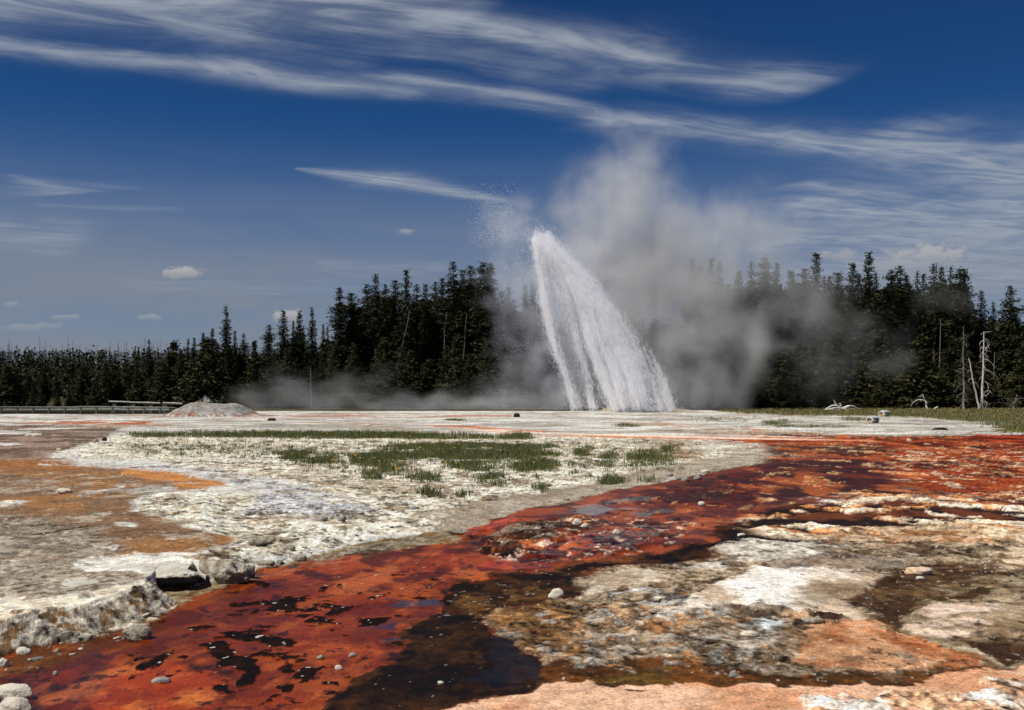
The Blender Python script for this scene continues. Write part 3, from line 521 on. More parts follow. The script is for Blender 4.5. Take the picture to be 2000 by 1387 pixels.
t.put(b.inputs['Base Color'], t.mix(1.0, at.outputs['Color'], t.xyz(gain, gain, gain), 'MULTIPLY'))
wf = aw.outputs['Fac']
t.put(b.inputs['Roughness'], t.m('SUBTRACT', t.mr(wf, .15, .95, .9, .36, smooth=False), t.mr(wf, .92, 1.12, 0, .29, smooth=False)))
t.put(b.inputs['Specular IOR Level'], t.m('ADD', t.mr(wf, .1, .9, .06, .10), t.mr(wf, .95, 1.1, 0, .2)))
bn = t.new('ShaderNodeBump'); bn.inputs['Distance'].default_value = .012
t.put(bn.inputs['Strength'], t.m('MULTIPLY', t.mr(wf, .6, 1.1, 1.0, .06), t.m('ADD', .35, t.m('MULTIPLY', ar.outputs['Fac'], .5))))
t.put(bn.inputs['Height'], t.m('ADD', f1, t.m('MULTIPLY', f2, 1.5))); t.l.new(bn.outputs[0], b.inputs['Normal'])
gme.materials.append(gm)
tag(link('ground', gme), kind='structure')
def gz(x, y):
    """height of the ground under a point (nearest sample)"""
    r = int(np.argmin(np.abs(yy-y))); c = int(np.argmin(np.abs(X[r*NU:(r+1)*NU]-x))); return float(Z[r*NU+c])
def on(x, y):                     # photo pixel of a contact point -> point on the ground sheet
    z = 0.0
    for _ in range(4):
        p = gp(x, y, z); z = gz(p[0], p[1])
    return Vector((p[0], p[1], z))

# ------------------------------------------------------------------ overhanging sinter lip of the terrace
lip_px = [(-420, 1282), (-200, 1252), (-60, 1226), (0, 1214), (60, 1202), (120, 1188), (180, 1174), (232, 1160), (262, 1147), (281, 1138), (288, 1126), (300, 1119), (330, 1119), (370, 1118), (396, 1113), (405, 1113)]
lw = np.array([gp(x, y, ZT)[:2] for x, y in lip_px]); sl_ = np.concatenate([[0], np.cumsum(np.linalg.norm(np.diff(lw, axis=0), axis=1))])
ss = np.arange(0, sl_[-1], .011); P2 = np.stack([np.interp(ss, sl_, lw[:, i]) for i in (0, 1)], 1)
ker = np.ones(9)/9; P2 = np.stack([np.convolve(np.pad(P2[:, i], 4, 'edge'), ker, 'valid') for i in (0, 1)], 1)
T2 = np.gradient(P2, axis=0); T2 /= np.linalg.norm(T2, axis=1)[:, None]; N2 = np.stack([-T2[:, 1], T2[:, 0]], 1)   # points back over the terrace
jag = (fbm(ss*1.0, ss*0+3, .35, 5, 61, .6)-.5)*.16
prof = [(1.0, .17), (.8, .196), (.65, .2025), (.5, .204), (.38, .205), (.30, .204), (.24, .202), (.19, .199), (.145, .195), (.105, .191), (.07, .187), (.04, .181), (.018, .174), (.004, .166), (.0, .158), (.008, .152), (.03, .147), (.08, .145), (.2, .145), (.4, .147), (.7, .15), (1.0, .155)]
thick = 1 + 1.2*sst(ss, sl_[-1]-1.6, sl_[-1]-.9)*0 + (fbm(ss, ss*0, .25, 4, 62)-.5)*1.0
Vl = []; 
for (ins_, z) in prof:
    k = 1-min(ins_/.6, 1); tap = .6+.4*sst(ss, sl_[-1], sl_[-1]-1.0); q = P2 + N2*(ins_*tap + jag*k*(1 if ins_ < .3 else .4))[:, None]
    zz = np.where(z < .185, .2-(.2-z)*thick, z); zz = zz + (fbm(q[:, 0], q[:, 1]+z*3, .08, 5, 63, .65)-.5)*(.035 if ins_ < .25 else .012)
    q2 = q + N2*((fbm(ss, ss*0+z*40, .05, 3, 64)-.5)*.05*(z < .2))[:, None]
    endf = sst(ss, sl_[-1], sl_[-1]-.12); zz = zz*endf+.10*(1-endf)
    Vl.append(np.concatenate([q2, zz[:, None]], 1))
nl = len(ss); Vl = np.stack(Vl, 0).reshape(-1, 3)
jj = np.arange(len(prof)-1)[:, None]*nl+np.arange(nl-1)[None]
lme = mesh_np('terrace_lip', Vl, np.stack([jj, jj+1, jj+1+nl, jj+nl], -1).reshape(-1, 4), smooth=True)
lipm = pmat('pale_sinter', (.62, .58, .49), .92, .12, (.47, .43, .35), 7, .9, 38)
lme.materials.append(lipm)
tag(link('terrace_ground', lme), kind='structure')
# ------------------------------------------------------------------ conifers
def leafmat(name, c1, c2):
    m = bpy.data.materials.new(name); m.use_nodes = True; t = NT(m.node_tree); b = t.n['Principled BSDF']
    a = t.new('ShaderNodeAttribute', attribute_name='tone'); oi = t.new('ShaderNodeObjectInfo')
    k = t.m('ADD', t.m('MULTIPLY', a.outputs['Fac'], .75), t.m('MULTIPLY', oi.outputs['Random'], .35), clamp=True)
    t.put(b.inputs['Base Color'], t.mix(k, (*c1, 1), (*c2, 1)))
    b.inputs['Roughness'].default_value = .75; b.inputs['Specular IOR Level'].default_value = .15
    return m
needle = leafmat('dark_needles', (.009, .012, .005), (.033, .037, .012))
young = leafmat('olive_needles', (.014, .016, .006), (.046, .045, .015))
innerwood = pmat('dull_dead_wood', (.17, .155, .14), .9, .1, (.10, .09, .08), 4)
bark = pmat('grey_bark', (.10, .085, .07), .9, .1, (.055, .045, .036), 3)
deadwood = pmat('bleached_wood', (.62, .59, .54), .85, .15, (.40, .37, .33), 5)
greywood = pmat('grey_dead_wood', (.30, .28, .255), .9, .1, (.12, .11, .10), 4)

def conifer(H, R0, base, shape, dens, seed, fs=.34, gap=.0):
    """crown of needle sprays on whorled boughs; returns (trunk mesh, crown mesh)"""
    r = np.random.default_rng(seed); mb = MB()
    n = 12; zt = np.linspace(0, H*.985, n); sway = np.cumsum(r.normal(0, .012*H/20, (n, 2)), 0)
    tp = np.stack([sway[:, 0], sway[:, 1], zt], 1); tr = np.interp(zt/H, [0, .08, 1], [.016*H, .011*H, .0015*H])
    mb.tube(tp, tr, 7)
    V = []; T = []
    z = base*H
    while z < H*.995:
        f = (z-base*H)/(H*(1-base)+1e-6)
        if shape == 'spruce': pr = (1-f)**.68*min(1, .35+f*6)*(.92+.12*math.sin(f*19+seed))
        elif shape == 'column': pr = min(1, .5+f*3)*min(1, ((1-f)*3.6)**.75)*(.84+.20*math.sin(f*14+seed))
        elif shape == 'pine': pr = min(1, .3+f*3)*(1-f**2.0)*(.75+.4*math.sin(f*23+seed)**2)
        else: pr = (1-f**1.3)*(.85+.15*math.sin(f*13+seed))
        pr = max(pr, .05)
        if gap and r.random() < gap and f < .6: z += H*.02; continue
        nb = max(3, int(round(dens*(3.0+2.5*pr))))
        a0 = r.random()*6.28
        cx, cy = np.interp(z, zt, sway[:, 0]), np.interp(z, zt, sway[:, 1])
        for k in range(nb):
            if r.random() < .10: continue
            a = a0+k*6.283/nb+r.normal(0, .3); Lb = R0*pr*r.uniform(.55, 1.2)
            rr0 = 0; droop = {'spruce': -.34, 'column': -.12, 'pine': .12, 'bush': -.05}[shape]+r.normal(0, .12)
            if f > .85: droop = .6
            if Lb > .7 and shape != 'bush':
                e = np.array([[cx, cy, z], [cx+math.cos(a)*Lb*.85, cy+math.sin(a)*Lb*.85, z+Lb*droop*.7]])
                mb.tube(e, [.035, .012], 3, cap=False)
            m = max(1, int(Lb/.42+.5)); tone = r.uniform(0, 1)
            for j in range(m):
                rr = Lb*(j+.6)/m
                c = np.array([cx+math.cos(a)*rr, cy+math.sin(a)*rr, z+rr*droop+r.normal(0, .06)])
                q = 11 if shape != 'bush' else 8
                for _ in range(q):
                    s = fs*r.uniform(.6, 1.3)*(1.12-.55*f); cc = c+r.normal(0, .16, 3)*[1, 1, .8]*(s/.3)
                    d1 = r.normal(0, 1, 3); d1[2] = d1[2]*.5+.25; d1 /= np.linalg.norm(d1); d2 = r.normal(0, 1, 3); d2 -= d1*d2.dot(d1); d2 /= np.linalg.norm(d2)
                    V += [cc-d1*s*.5-d2*s*.22, cc-d1*s*.35+d2*s*.24, cc+d1*s*.6]; tt = min(1, max(0, tone*.6+r.uniform(0, .5))); T += [tt]*3
        z += H*(.016+.011*r.random())*.68
    V = np.array(V); me = mesh_np('needles', V, np.arange(len(V)).reshape(-1, 3)); vattr(me, 'tone', T)
    tm = mb.mesh('trunk', [bark]); return tm, me
SPEC = {'spruce': [(18, 2.3, .10, 'spruce', 1.0, 11), (20, 1.9, .22, 'spruce', .95, 12), (16, 2.5, .05, 'spruce', 1.0, 13), (19, 1.6, .30, 'spruce', .9, 14)],
        'column': [(20, 1.5, .30, 'column', .95, 21), (21, 1.7, .38, 'column', .9, 22), (19, 1.35, .22, 'column', .9, 23), (20, 1.55, .48, 'column', .8, 24)],
        'pine': [(17, 2.3, .38, 'pine', .62, 31), (18, 2.0, .45, 'pine', .7, 32)],
        'bush': [(7, 1.9, .02, 'bush', 1.1, 41), (8, 2.1, .03, 'bush', 1.0, 42), (6, 1.7, .02, 'spruce', 1.1, 43), (9, 2.2, .04, 'spruce', 1.0, 44)]}
PROTO = {}
for k_, lst in SPEC.items():
    PROTO[k_] = []
    for sp in lst:
        tm, cm = conifer(*sp, fs=.46 if k_ != 'bush' else .38); cm.materials.append(young if k_ == 'bush' else needle); PROTO[k_].append((sp[0], tm, cm))
KN = {'spruce': 'spruce_tree', 'column': 'pine_tree', 'pine': 'pine_tree', 'bush': 'young_conifer'}
n_tree = [0]
def tree(kind, x, Yd, H, label, group=None, wid=1.0, vi=None):
    v = PROTO[kind][(n_tree[0]*7+3) % len(PROTO[kind]) if vi is None else vi]; n_tree[0] += 1
    e = bpy.data.objects.new(KN[kind], None); COL.objects.link(e); s = H/v[0]
    e.location = ((x-1000)/F*Yd, Yd, -.12); e.rotation_euler[2] = random.uniform(0, 6.28); e.scale = (s*wid*1.2, s*wid*1.2, s)
    tag(e, label, 'tree', group)
    link('trunk', v[1], e); link('crown', v[2], e)
    return e
def Hof(topy, Yd): return EYE+(HY-topy)/F*Yd+.12
# skyline trees, measured: x, top row, kind, width, depth
SKL = [(291, 663, 'pine', .7, 150), (340, 668, 'bush', 1, 148), (367, 661, 'spruce', 1, 146), (379, 660, 'spruce', .9, 150), (397, 649, 'spruce', 1, 146), (415, 640, 'column', .9, 148), (442, 598, 'spruce', 1.15, 142), (459, 647, 'spruce', .8, 150), (476, 652, 'column', .9, 145),
       (498, 667, 'spruce', .9, 148), (525, 633, 'column', 1, 144), (553, 607, 'spruce', 1.15, 140), (573, 626, 'spruce', .8, 146), (585, 607, 'spruce', .95, 143), (610, 600, 'spruce', 1, 140), (631, 634, 'spruce', .7, 147), (640, 636, 'spruce', .7, 149),
       (663, 560, 'column', 1.1, 138), (687, 570, 'column', 1.35, 140), (717, 553, 'column', .95, 143), (734, 537, 'column', .95, 139), (752, 555, 'pine', .8, 146), (773, 545, 'column', 1, 141), (793, 528, 'spruce', .95, 138), (814, 557, 'column', 1.1, 144), (831, 553, 'column', .9, 141),
       (850, 548, 'column', .8, 146), (864, 544, 'spruce', .85, 143), (885, 513, 'column', 1.1, 138), (903, 524, 'column', .8, 145), (920, 516, 'column', 1, 141), (946, 510, 'column', 1.35, 137), (958, 513, 'spruce', 1.2, 140), (980, 567, 'column', .8, 145), (992, 559, 'column', .9, 142),
       (1025, 558, 'spruce', 1, 143), (1040, 548, 'spruce', .9, 140)]
SKR = [(1354, 508, 'spruce', .8, 150), (1366, 518, 'column', .9, 147), (1390, 506, 'spruce', .9, 145), (1405, 508, 'spruce', .9, 149), (1443, 527, 'column', 1, 144), (1467, 511, 'spruce', 1, 146), (1492, 499, 'column', 1, 142), (1517, 513, 'spruce', 1, 145), (1545, 526, 'column', 1, 148),
       (1573, 522, 'column', 1, 143), (1594, 495, 'spruce', 1.05, 138), (1610, 539, 'spruce', .8, 145), (1620, 537, 'column', .8, 142), (1635, 530, 'column', 1.2, 139), (1665, 515, 'spruce', 1.15, 136), (1678, 534, 'spruce', .9, 142), (1697, 492, 'spruce', .95, 135), (1712, 532, 'spruce', 1, 138),
       (1740, 524, 'column', 1.1, 136), (1758, 521, 'column', 1.3, 139), (1771, 534, 'column', .9, 142), (1791, 531, 'spruce', .85, 138), (1804, 536, 'spruce', .8, 141), (1824, 517, 'column', 1, 136), (1839, 519, 'column', .85, 140), (1856, 520, 'spruce', .85, 137), (1874, 521, 'column', 1.25, 134),
       (1885, 524, 'spruce', 1.1, 139), (1919, 569, 'spruce', 1.0, 136), (1940, 590, 'spruce', 1, 139), (1972, 558, 'pine', 1.15, 133), (2025, 575, 'spruce', 1.1, 136), (2070, 560, 'column', 1.2, 138), (2120, 590, 'spruce', 1.2, 137), (2180, 570, 'column', 1.2, 138)]
ORD = 'first second third fourth fifth sixth seventh eighth ninth tenth eleventh twelfth thirteenth fourteenth fifteenth sixteenth seventeenth eighteenth nineteenth twentieth'.split()
def ordn(i): return ORD[i] if i < 20 else (['twenty', 'thirty'][(i+1)//10-2]+'-'+ORD[(i+1) % 10-1] if (i+1) % 10 else 'thirtieth')
AD = {'spruce': 'pointed', 'column': 'narrow clumpy', 'pine': 'open sparse', 'bush': 'low bushy'}
for lst, where in ((SKL, 'from the left in woods left of the jet'), (SKR, 'from the left in woods right of the jet')):
    for i, (x, ty, kd, wd, Yd) in enumerate(lst):
        sz = 'tall' if Hof(ty, Yd) > 15 else 'middling'
        tree(kd, x, Yd, Hof(ty, Yd), f'{sz} {AD[kd]} conifer, {ordn(i)} treetop {where}', 'dark conifers on the skyline', wd)
# fill: trees that hide inside the stands, always below the skyline of the measured ones
def sky_row(x):
    a = SKL+SKR; w = [(abs(q[0]-x), q[1]) for q in a]; w.sort()
    return max(w[0][1], w[1][1], w[2][1]) if 330 < x < 1050 or 1345 < x < 2150 else (690 if x <= 330 else 600)
def fill(n, x0, x1, d0, d1, off0, off1, kinds, label, group):
    for i in range(n):
        x = x0+(x1-x0)*(i+random.random())/n; Yd = random.uniform(d0, d1); ty = sky_row(x)+random.uniform(off0, off1); ty = min(ty, 772)
        tree(random.choice(kinds), x, Yd, max(3, Hof(ty, Yd)), label, group, random.uniform(.9, 1.35))
fill(48, 620, 1060, 140, 160, 25, 90, ['column', 'spruce', 'column'], 'dark conifer crowded inside the stand left of the jet', 'conifers crowded left of the jet')
fill(26, 330, 620, 140, 155, 14, 60, ['spruce', 'column', 'spruce'], 'shorter dark conifer crowded behind the grey sinter cone', 'conifers crowded behind the cone')
fill(44, 1340, 2150, 140, 162, 18, 80, ['column', 'spruce'], 'dark conifer crowded inside the stand right of the jet', 'conifers crowded right of the jet')
fill(14, 1050, 1345, 140, 160, -20, 60, ['column', 'spruce'], 'dark conifer hidden in the steam behind the jet', 'conifers behind the jet')
fill(26, -260, 335, 142, 175, 14, 62, ['spruce', 'bush', 'spruce'], 'low dark conifer standing behind the boardwalk at the far left', 'conifers behind the boardwalk')
# low young growth along the front edge of the woods
def fringe(n, x0, x1, d0, d1, t0, t1, label, group):
    for i in range(n):
        x = x0+(x1-x0)*(i+random.random())/n; Yd = random.uniform(d0, d1)
        tree('bush', x, Yd, max(2.2, Hof(random.uniform(t0, t1), Yd)), label, group, random.uniform(.9, 1.35))
fringe(24, -260, 340, 128, 140, 705, 770, 'young olive green conifer at the foot of the woods behind the boardwalk', 'young conifers behind the boardwalk')
fringe(40, 340, 1080, 126, 137, 655, 765, 'young olive green conifer at the foot of the stand left of the jet', 'young conifers left of the jet')
fringe(40, 1300, 2150, 123, 133, 640, 765, 'young olive green conifer at the foot of the stand right of the jet', 'young conifers right of the jet')
# the far-off wood on the left horizon: one mass
r = np.random.default_rng(99); V = []; T = []
for i in range(4200):
    Yd = r.uniform(230, 420); x = r.uniform(-700, 760); H = Hof(687+r.normal(0, 1.6)+max(0, (x-250)*.02), Yd) if Yd > 330 else r.uniform(9, 13.5)
    cx = (x-1000)/F*Yd
    for _ in range(34):
        f = r.random()**.8; z = H*(.1+.9*f); rad = (1-f)*2.5+.1; a = r.random()*6.28; c = np.array([cx+math.cos(a)*rad*r.random(), Yd+math.sin(a)*rad*r.random(), z])
        s = .75*r.uniform(.6, 1.3)*(1.15-f*.6); d1 = r.normal(0, 1, 3); d1[2] = abs(d1[2]); d1 /= np.linalg.norm(d1); d2 = r.normal(0, 1, 3); d2 -= d1*d2.dot(d1); d2 /= np.linalg.norm(d2)
        V += [c-d1*s*.6-d2*s*.5, c-d1*s*.5+d2*s*.5, c+d1*s*.8]; T += [r.random()]*3
V = np.array(V); fm = mesh_np('distant_wood', V, np.arange(len(V)).reshape(-1, 3), [needle]); vattr(fm, 'tone', T)
tag(link('distant_wood', fm), 'distant dark wood along the left horizon', 'wood', kind='stuff')
r = np.random.default_rng(98); V = []; T = []
for i in range(1500):
    Yd = r.uniform(165, 230); x = r.uniform(330, 2500); H = max(4, Hof(sky_row(min(max(x, 0), 2140))+28+r.uniform(0, 60), Yd))
    if x < 620: H = max(4, Hof(705+r.uniform(0, 20), Yd))
    if 840 < x < 935: H *= .62
    cx = (x-1000)/F*Yd
    for _ in range(80):
        f = r.random()**.9; z = H*f; rad = (1-f)*2.6+.2; a = r.random()*6.28; c = np.array([cx+math.cos(a)*rad*r.random(), Yd+math.sin(a)*rad*r.random(), z])
        s = .95*r.uniform(.6, 1.3); d1 = r.normal(0, 1, 3); d1[2] = abs(d1[2]); d1 /= np.linalg.norm(d1); d2 = r.normal(0, 1, 3); d2 -= d1*d2.dot(d1); d2 /= np.linalg.norm(d2)
        V += [c-d1*s*.6-d2*s*.5, c-d1*s*.5+d2*s*.5, c+d1*s*.8]; T += [r.random()]*3
V = np.array(V); fm = mesh_np('deep_woods', V, np.arange(len(V)).reshape(-1, 3), [needle]); vattr(fm, 'tone', T)
tag(link('deep_woods', fm), 'dark depth of the woods behind the front conifers', 'wood', kind='stuff')
# bare dead trunks poking above the far wood
r = np.random.default_rng(5)
snx = [(20, 660), (81, 658), (88, 662), (136, 657), (140, 664), (118, 668), (218, 664), (231, 663), (244, 670), (252, 669), (279, 658), (283, 664), (303, 667), (316, 664), (324, 668)] + [(float(a), float(b)) for a, b in zip(r.uniform(0, 345, 34), r.uniform(668, 683, 34))]
def snag_mesh(H, seed, nb=9):
    r = np.random.default_rng(seed); mb = MB(); n = 6; z = np.linspace(0, H, n); sw = np.cumsum(r.normal(0, .12, (n, 2)), 0)
    p = np.stack([sw[:, 0], sw[:, 1], z], 1); mb.tube(p, np.linspace(.16, .04, n), 5)
    for _ in range(nb):
        zz = H*r.uniform(.6, .97); a = r.random()*6.28; Lb = r.uniform(.4, 1.1); c = np.array([np.interp(zz, z, sw[:, 0]), np.interp(zz, z, sw[:, 1]), zz])
        mb.tube(np.array([c, c+[math.cos(a)*Lb, math.sin(a)*Lb, -.25*Lb]]), [.05, .02], 3, cap=False)
    return mb.mesh('snag', [greywood])
SNM = [snag_mesh(20, 200+i) for i in range(4)]
for i, (x, ty) in enumerate(snx):
    o = link('dead_tree', SNM[i % 4], None, ((x-1000)/F*345, 345, 0), random.random()*6); o.scale = (1, 1, Hof(ty, 345)/20)
    o.rotation_euler[1] = random.uniform(-.05, .05)
    lab = {0: 'leftmost tall bare dead trunk above the distant wood', 10: 'tall bare dead trunk just left of the lone sparse pine on the skyline'}.get(i, 'thin bare dead trunk rising above the distant wood on the left')
    tag(o, lab, 'dead tree', 'bare dead trunks above the distant wood')
# pale dead trunks standing inside the stands
for i, (x, y0, x1, y1, Yd) in enumerate([(789, 662, 801, 605, 136.2), (867, 695, 873, 610, 136.8), (904, 700, 912, 612, 136.5), (608, 765, 607, 715, 127.5), (1836, 665, 1837, 625, 132), (1942, 710, 1943, 688, 131)]):
    a = np.array(px(x, y0, Yd)); bq = np.array(px(x1, y1, Yd)); a = a-(bq-a)*((a[2]+.1)/(bq[2]-a[2])); mb = MB(); r = np.random.default_rng(300+i)
    tt = np.linspace(0, 1, 7)[:, None]; p = a+(bq-a)*tt; p[1:-1] += r.normal(0, .05, (5, 3)); o0 = p[0].copy(); p = p-o0; mb.tube(p, np.linspace(.12, .05, 7), 6)
    for _ in range(12):
        f = r.uniform(.35, .98); c = p[-1]*f; an = r.random()*6.28; Lb = r.uniform(.3, .9); mb.tube(np.array([c, c+[math.cos(an)*Lb, math.sin(an)*Lb*.5, -.2*Lb], c+[math.cos(an)*Lb*1.3, math.sin(an)*Lb*.6, -.6*Lb]]), [.025, .018, .01], 3, cap=False)
    o = link('dead_tree', mb.mesh('snag', [innerwood]), None, tuple(o0))
    tag(o, ['pale leaning dead trunk in the middle of the left stand', 'straight pale dead trunk between dark pines left of the jet', 'thick pale dead trunk beside the tallest pines left of the jet', 'grey dead trunk low in the stand above the drifting steam',
            'thin grey dead trunk high in the right-hand stand', 'short pale dead trunk right of the white snag'][i], 'dead tree')
# the standing white snags at the right edge of the meadow
def curve_branch(mb, c, a, Lb, droop, r0, up=.0, side=.4, n=7, hook=1.0):
    """bough that leaves the trunk and curls down"""
    d = np.array([math.cos(a), math.sin(a)*side, 0]); P = []
    for i in range(n):
        s = i/(n-1); th = up-droop*s*hook
        P.append((s, th))
    p = np.array(c, float); out = [p.copy()]
    for s, th in P[1:]:
        p = p+(d*math.cos(th)+np.array([0, 0, math.sin(th)]))*Lb/(n-1); out.append(p.copy())
    mb.tube(np.array(out), np.linspace(r0, r0*.3, n), 4, cap=False); return out
def snag(name, xb, yb, xt, yt, Yd, r0, r1, boughs, mat, label, twigs=24, seed=1):
    r = np.random.default_rng(seed); a = np.array(px(xb, yb, Yd)); t1 = np.array(px(xt, yt, Yd)); a[2] = gz(a[0], Yd)-.08
    e = bpy.data.objects.new(name, None); COL.objects.link(e); e.location = a; tag(e, label, 'dead tree')
    tt = np.linspace(0, 1, 12)[:, None]; p = (t1-a)*tt; p[1:-1, :2] += r.normal(0, .035, (10, 2)); mb = MB(); mb.tube(p, np.linspace(r0, r1, 12)*(1+.5*np.exp(-np.arange(12)*1.6)), 8)
    link('trunk', mb.mesh('trunk', [mat], True), e)
    for (by, dirx, Lb, droop, br, up, fork) in boughs:
        m2 = MB(); f = (yb-by)/(yb-yt); c = (t1-a)*f; o = curve_branch(m2, c, 0 if dirx > 0 else math.pi, Lb, droop, br, up, .3)
        for _ in range(fork):
            q = o[r.integers(2, 6)]; curve_branch(m2, q, r.choice([0., 3.1])+r.normal(0, .8), Lb*r.uniform(.2, .4), 1.3, br*.5, .2, .6, 5)
        link('branch', m2.mesh('branch', [mat]), e)
    if twigs:
        m3 = MB()
        for _ in range(twigs):
            f = r.uniform(.06, .95); c = (t1-a)*f; curve_branch(m3, c, r.random()*6.28, r.uniform(.25, 1.1), r.uniform(.6, 2.0), .022, r.uniform(-.1, .5), 1., 5)
        link('twigs', m3.mesh('twigs', [mat]), e)
    return e
snag('dead_tree', 1917, 798, 1922, 647, 118, .17, .05, [(650, 1, .9, .2, .035, .3, 1), (651, -1, .5, 1.5, .03, .3, 0), (661, 1, 2.2, 3.6, .045, .35, 1), (665, 1, 1.6, 3.4, .04, .3, 1), (665, -1, 1.3, 2.6, .04, .2, 1), (677, -1, 1.0, 2.6, .035, .3, 1), (677, 1, 1.2, 3.0, .04, .3, 1),
      (691, 1, 1.5, 3.3, .04, .4, 2), (693, -1, .9, 2.6, .03, .2, 1), (700, 1, 1.9, 1.3, .07, .05, 1), (720, 1, 2.4, .9, .06, -.05, 3), (741, 1, 1.9, 2.2, .07, .0, 4), (772, 1, 1.3, -1.1, .055, .0, 3), (775, 1, 1.6, 1.8, .05, -.2, 4), (690, 1, .7, 1.5, .03, 0, 0)],
     deadwood, 'bleached white dead tree with curled drooping branches at the right edge of the meadow', 22, 11)
snag('dead_tree', 1882, 798, 1882, 637, 121, .14, .03, [(655, 1, .8, 1.2, .02, .3, 0), (700, 1, .9, 1.6, .025, .3, 0), (718, -1, 1.2, 1.2, .025, .2, 1), (750, -1, 1.5, 2.0, .03, .3, 1), (765, -1, 1.4, 1.4, .03, 0, 2), (785, -1, 1.7, .3, .03, -.7, 0)],
     greywood, 'tall slim grey dead trunk left of the bleached white dead tree', 60, 12)
snag('dead_tree', 1912, 798, 1892, 700, 117.4, .12, .06, [(722, -1, .7, 1.4, .03, .1, 1), (737, -1, .8, 1.6, .03, .1, 1)], deadwood, 'leaning bare pole resting against the bleached white dead tree', 5, 13)
snag('dead_tree', 1812, 798, 1803, 770, 117, .13, .05, [(782, -1, 2.1, 1.9, .07, .75, 3), (788, 1, .3, .3, .04, .6, 0)], deadwood, 'short broken dead stub with one arching branch in the meadow', 3, 14)
snag('dead_tree', 1978, 796, 1986, 770, 119, .07, .03, [(785, -1, 2.4, 1.4, .03, 1.0, 5), (780, 1, 1.8, 1.6, .03, .8, 5), (790, -1, 3.0, .8, .03, .6, 5)], greywood, 'tangle of grey dead branches at the far right edge of the woods', 26, 15)
# ------------------------------------------------------------------ grasses (uncountable) with yellow flowers
def blades(name, pts, hs, nb, w, mats, label, lean=.7, seed=3, spread=.10):
    r = np.random.default_rng(seed); n = len(pts); P = np.repeat(pts, nb, 0); H = np.repeat(hs, nb)*r.uniform(.45, 1.15, n*nb); m = n*nb
    P = P+np.stack([r.normal(0, spread, m), r.normal(0, spread, m), np.zeros(m)-.01], 1)
    a = r.uniform(0, 6.28, m); d = np.stack([np.cos(a), np.sin(a), np.zeros(m)], 1); la = r.uniform(0, 6.28, m); ln = np.stack([np.cos(la), np.sin(la), np.zeros(m)], 1)*(H*lean*r.uniform(.1, 1, m))[:, None]
    W_ = (w*r.uniform(.6, 1.3, m))[:, None]; up = np.stack([np.zeros(m), np.zeros(m), H], 1)
    v0 = P-d*W_; v1 = P+d*W_; v2 = P+up*.55+ln*.35+d*W_*.8; v3 = P+up*.55+ln*.35-d*W_*.8; v4 = P+up+ln
    V = np.stack([v0, v1, v2, v3, v4], 1).reshape(-1, 3); b = np.arange(m)[:, None]*5
    me = mesh_np(name, V, [np.concatenate([b, b+1, b+2, b+3], 1), np.concatenate([b+3, b+2, b+4], 1)], mats); vattr(me, 'tone', np.repeat(r.random(m), 5))
    o = link(name, me); tag(o, label, 'grass', kind='stuff'); return o
grassm = leafmat('green_grass', (.055, .070, .022), (.165, .17, .065)); drygr = leafmat('dry_grass', (.08, .085, .03), (.30, .25, .12))
def scatter(polys, seed, raw=True):
    """polys: (polygon px, count). points on the ground inside the polygon"""
    r = np.random.default_rng(seed); out = []
    for P, n in polys:
        P = np.array(P, float); x0, y0 = P.min(0); x1, y1 = P.max(0); c = 0; k = 0
        while c < n and k < 40:
            k += 1; m = n*3; gx_ = r.uniform(x0, x1, m); yn, yf = gY(y1), gY(y0); Yv = r.uniform(yn, yf, m); gy_ = HY+EYE*F/Yv
            xw = (gx_-1000)/F*Yv; nz = fbm(xw, Yv, 1.1, 3, 55); ok = (sdf(P*[1, 3], gx_, gy_*3) > r.uniform(-10, 26, m))&(nz > r.uniform(.30, .62, m))
            for a, b in zip(xw[ok], Yv[ok]):
                out.append((a, b)); c += 1
                if c >= n: break
    out = np.array(out); ri = np.searchsorted(yy, out[:, 1]).clip(1, NY-1); Xr = X.reshape(NY, NU); Zr = Z.reshape(NY, NU)
    ci = np.round(np.interp(out[:, 0]/np.sqrt(out[:, 1]**2+9), uu, np.arange(NU))).astype(int).clip(0, NU-1)
    return np.stack([out[:, 0], out[:, 1], Zr[ri, ci]], 1)
strip = [([(262, 851), (500, 846), (700, 846), (860, 850), (1030, 856), (1030, 859), (760, 858), (500, 855), (270, 854)], 1500)]
patch = [([(690, 893), (760, 872), (830, 870), (900, 868), (980, 872), (1090, 876), (1080, 893), (1000, 905), (900, 900), (820, 900), (700, 908)], 1500),
         ([(530, 890), (600, 885), (660, 892), (640, 912), (560, 908)], 160), ([(690, 895), (760, 892), (740, 918), (690, 912)], 110), ([(740, 900), (800, 905), (790, 930), (710, 940), (700, 925)], 60),
         ([(860, 890), (960, 895), (1000, 910), (930, 925), (880, 915)], 150), ([(1000, 880), (1085, 880), (1090, 905), (1070, 925), (1000, 930)], 170), ([(1010, 905), (1090, 905), (1080, 925), (1010, 922)], 90),
         ([(1125, 882), (1155, 882), (1150, 905), (1125, 900)], 40), ([(1165, 885), (1200, 885), (1200, 915), (1170, 912)], 40), ([(1225, 890), (1310, 880), (1300, 912), (1230, 916)], 130), ([(1295, 878), (1308, 876), (1308, 888), (1297, 888)], 14),
         ([(1175, 935), (1220, 935), (1222, 946), (1175, 946)], 34), ([(930, 935), (985, 930), (985, 955), (930, 950)], 26), ([(715, 930), (740, 930), (735, 944), (716, 943)], 14), ([(790, 935), (870, 930), (860, 950), (790, 950)], 30), ([(820, 968), (846, 966), (848, 977), (824, 977)], 14),
         ([(895, 976), (905, 974), (905, 984), (897, 984)], 5), ([(1265, 935), (1275, 935), (1272, 948), (1264, 948)], 5), ([(1040, 955), (1060, 950), (1055, 964), (1045, 964)], 6)]
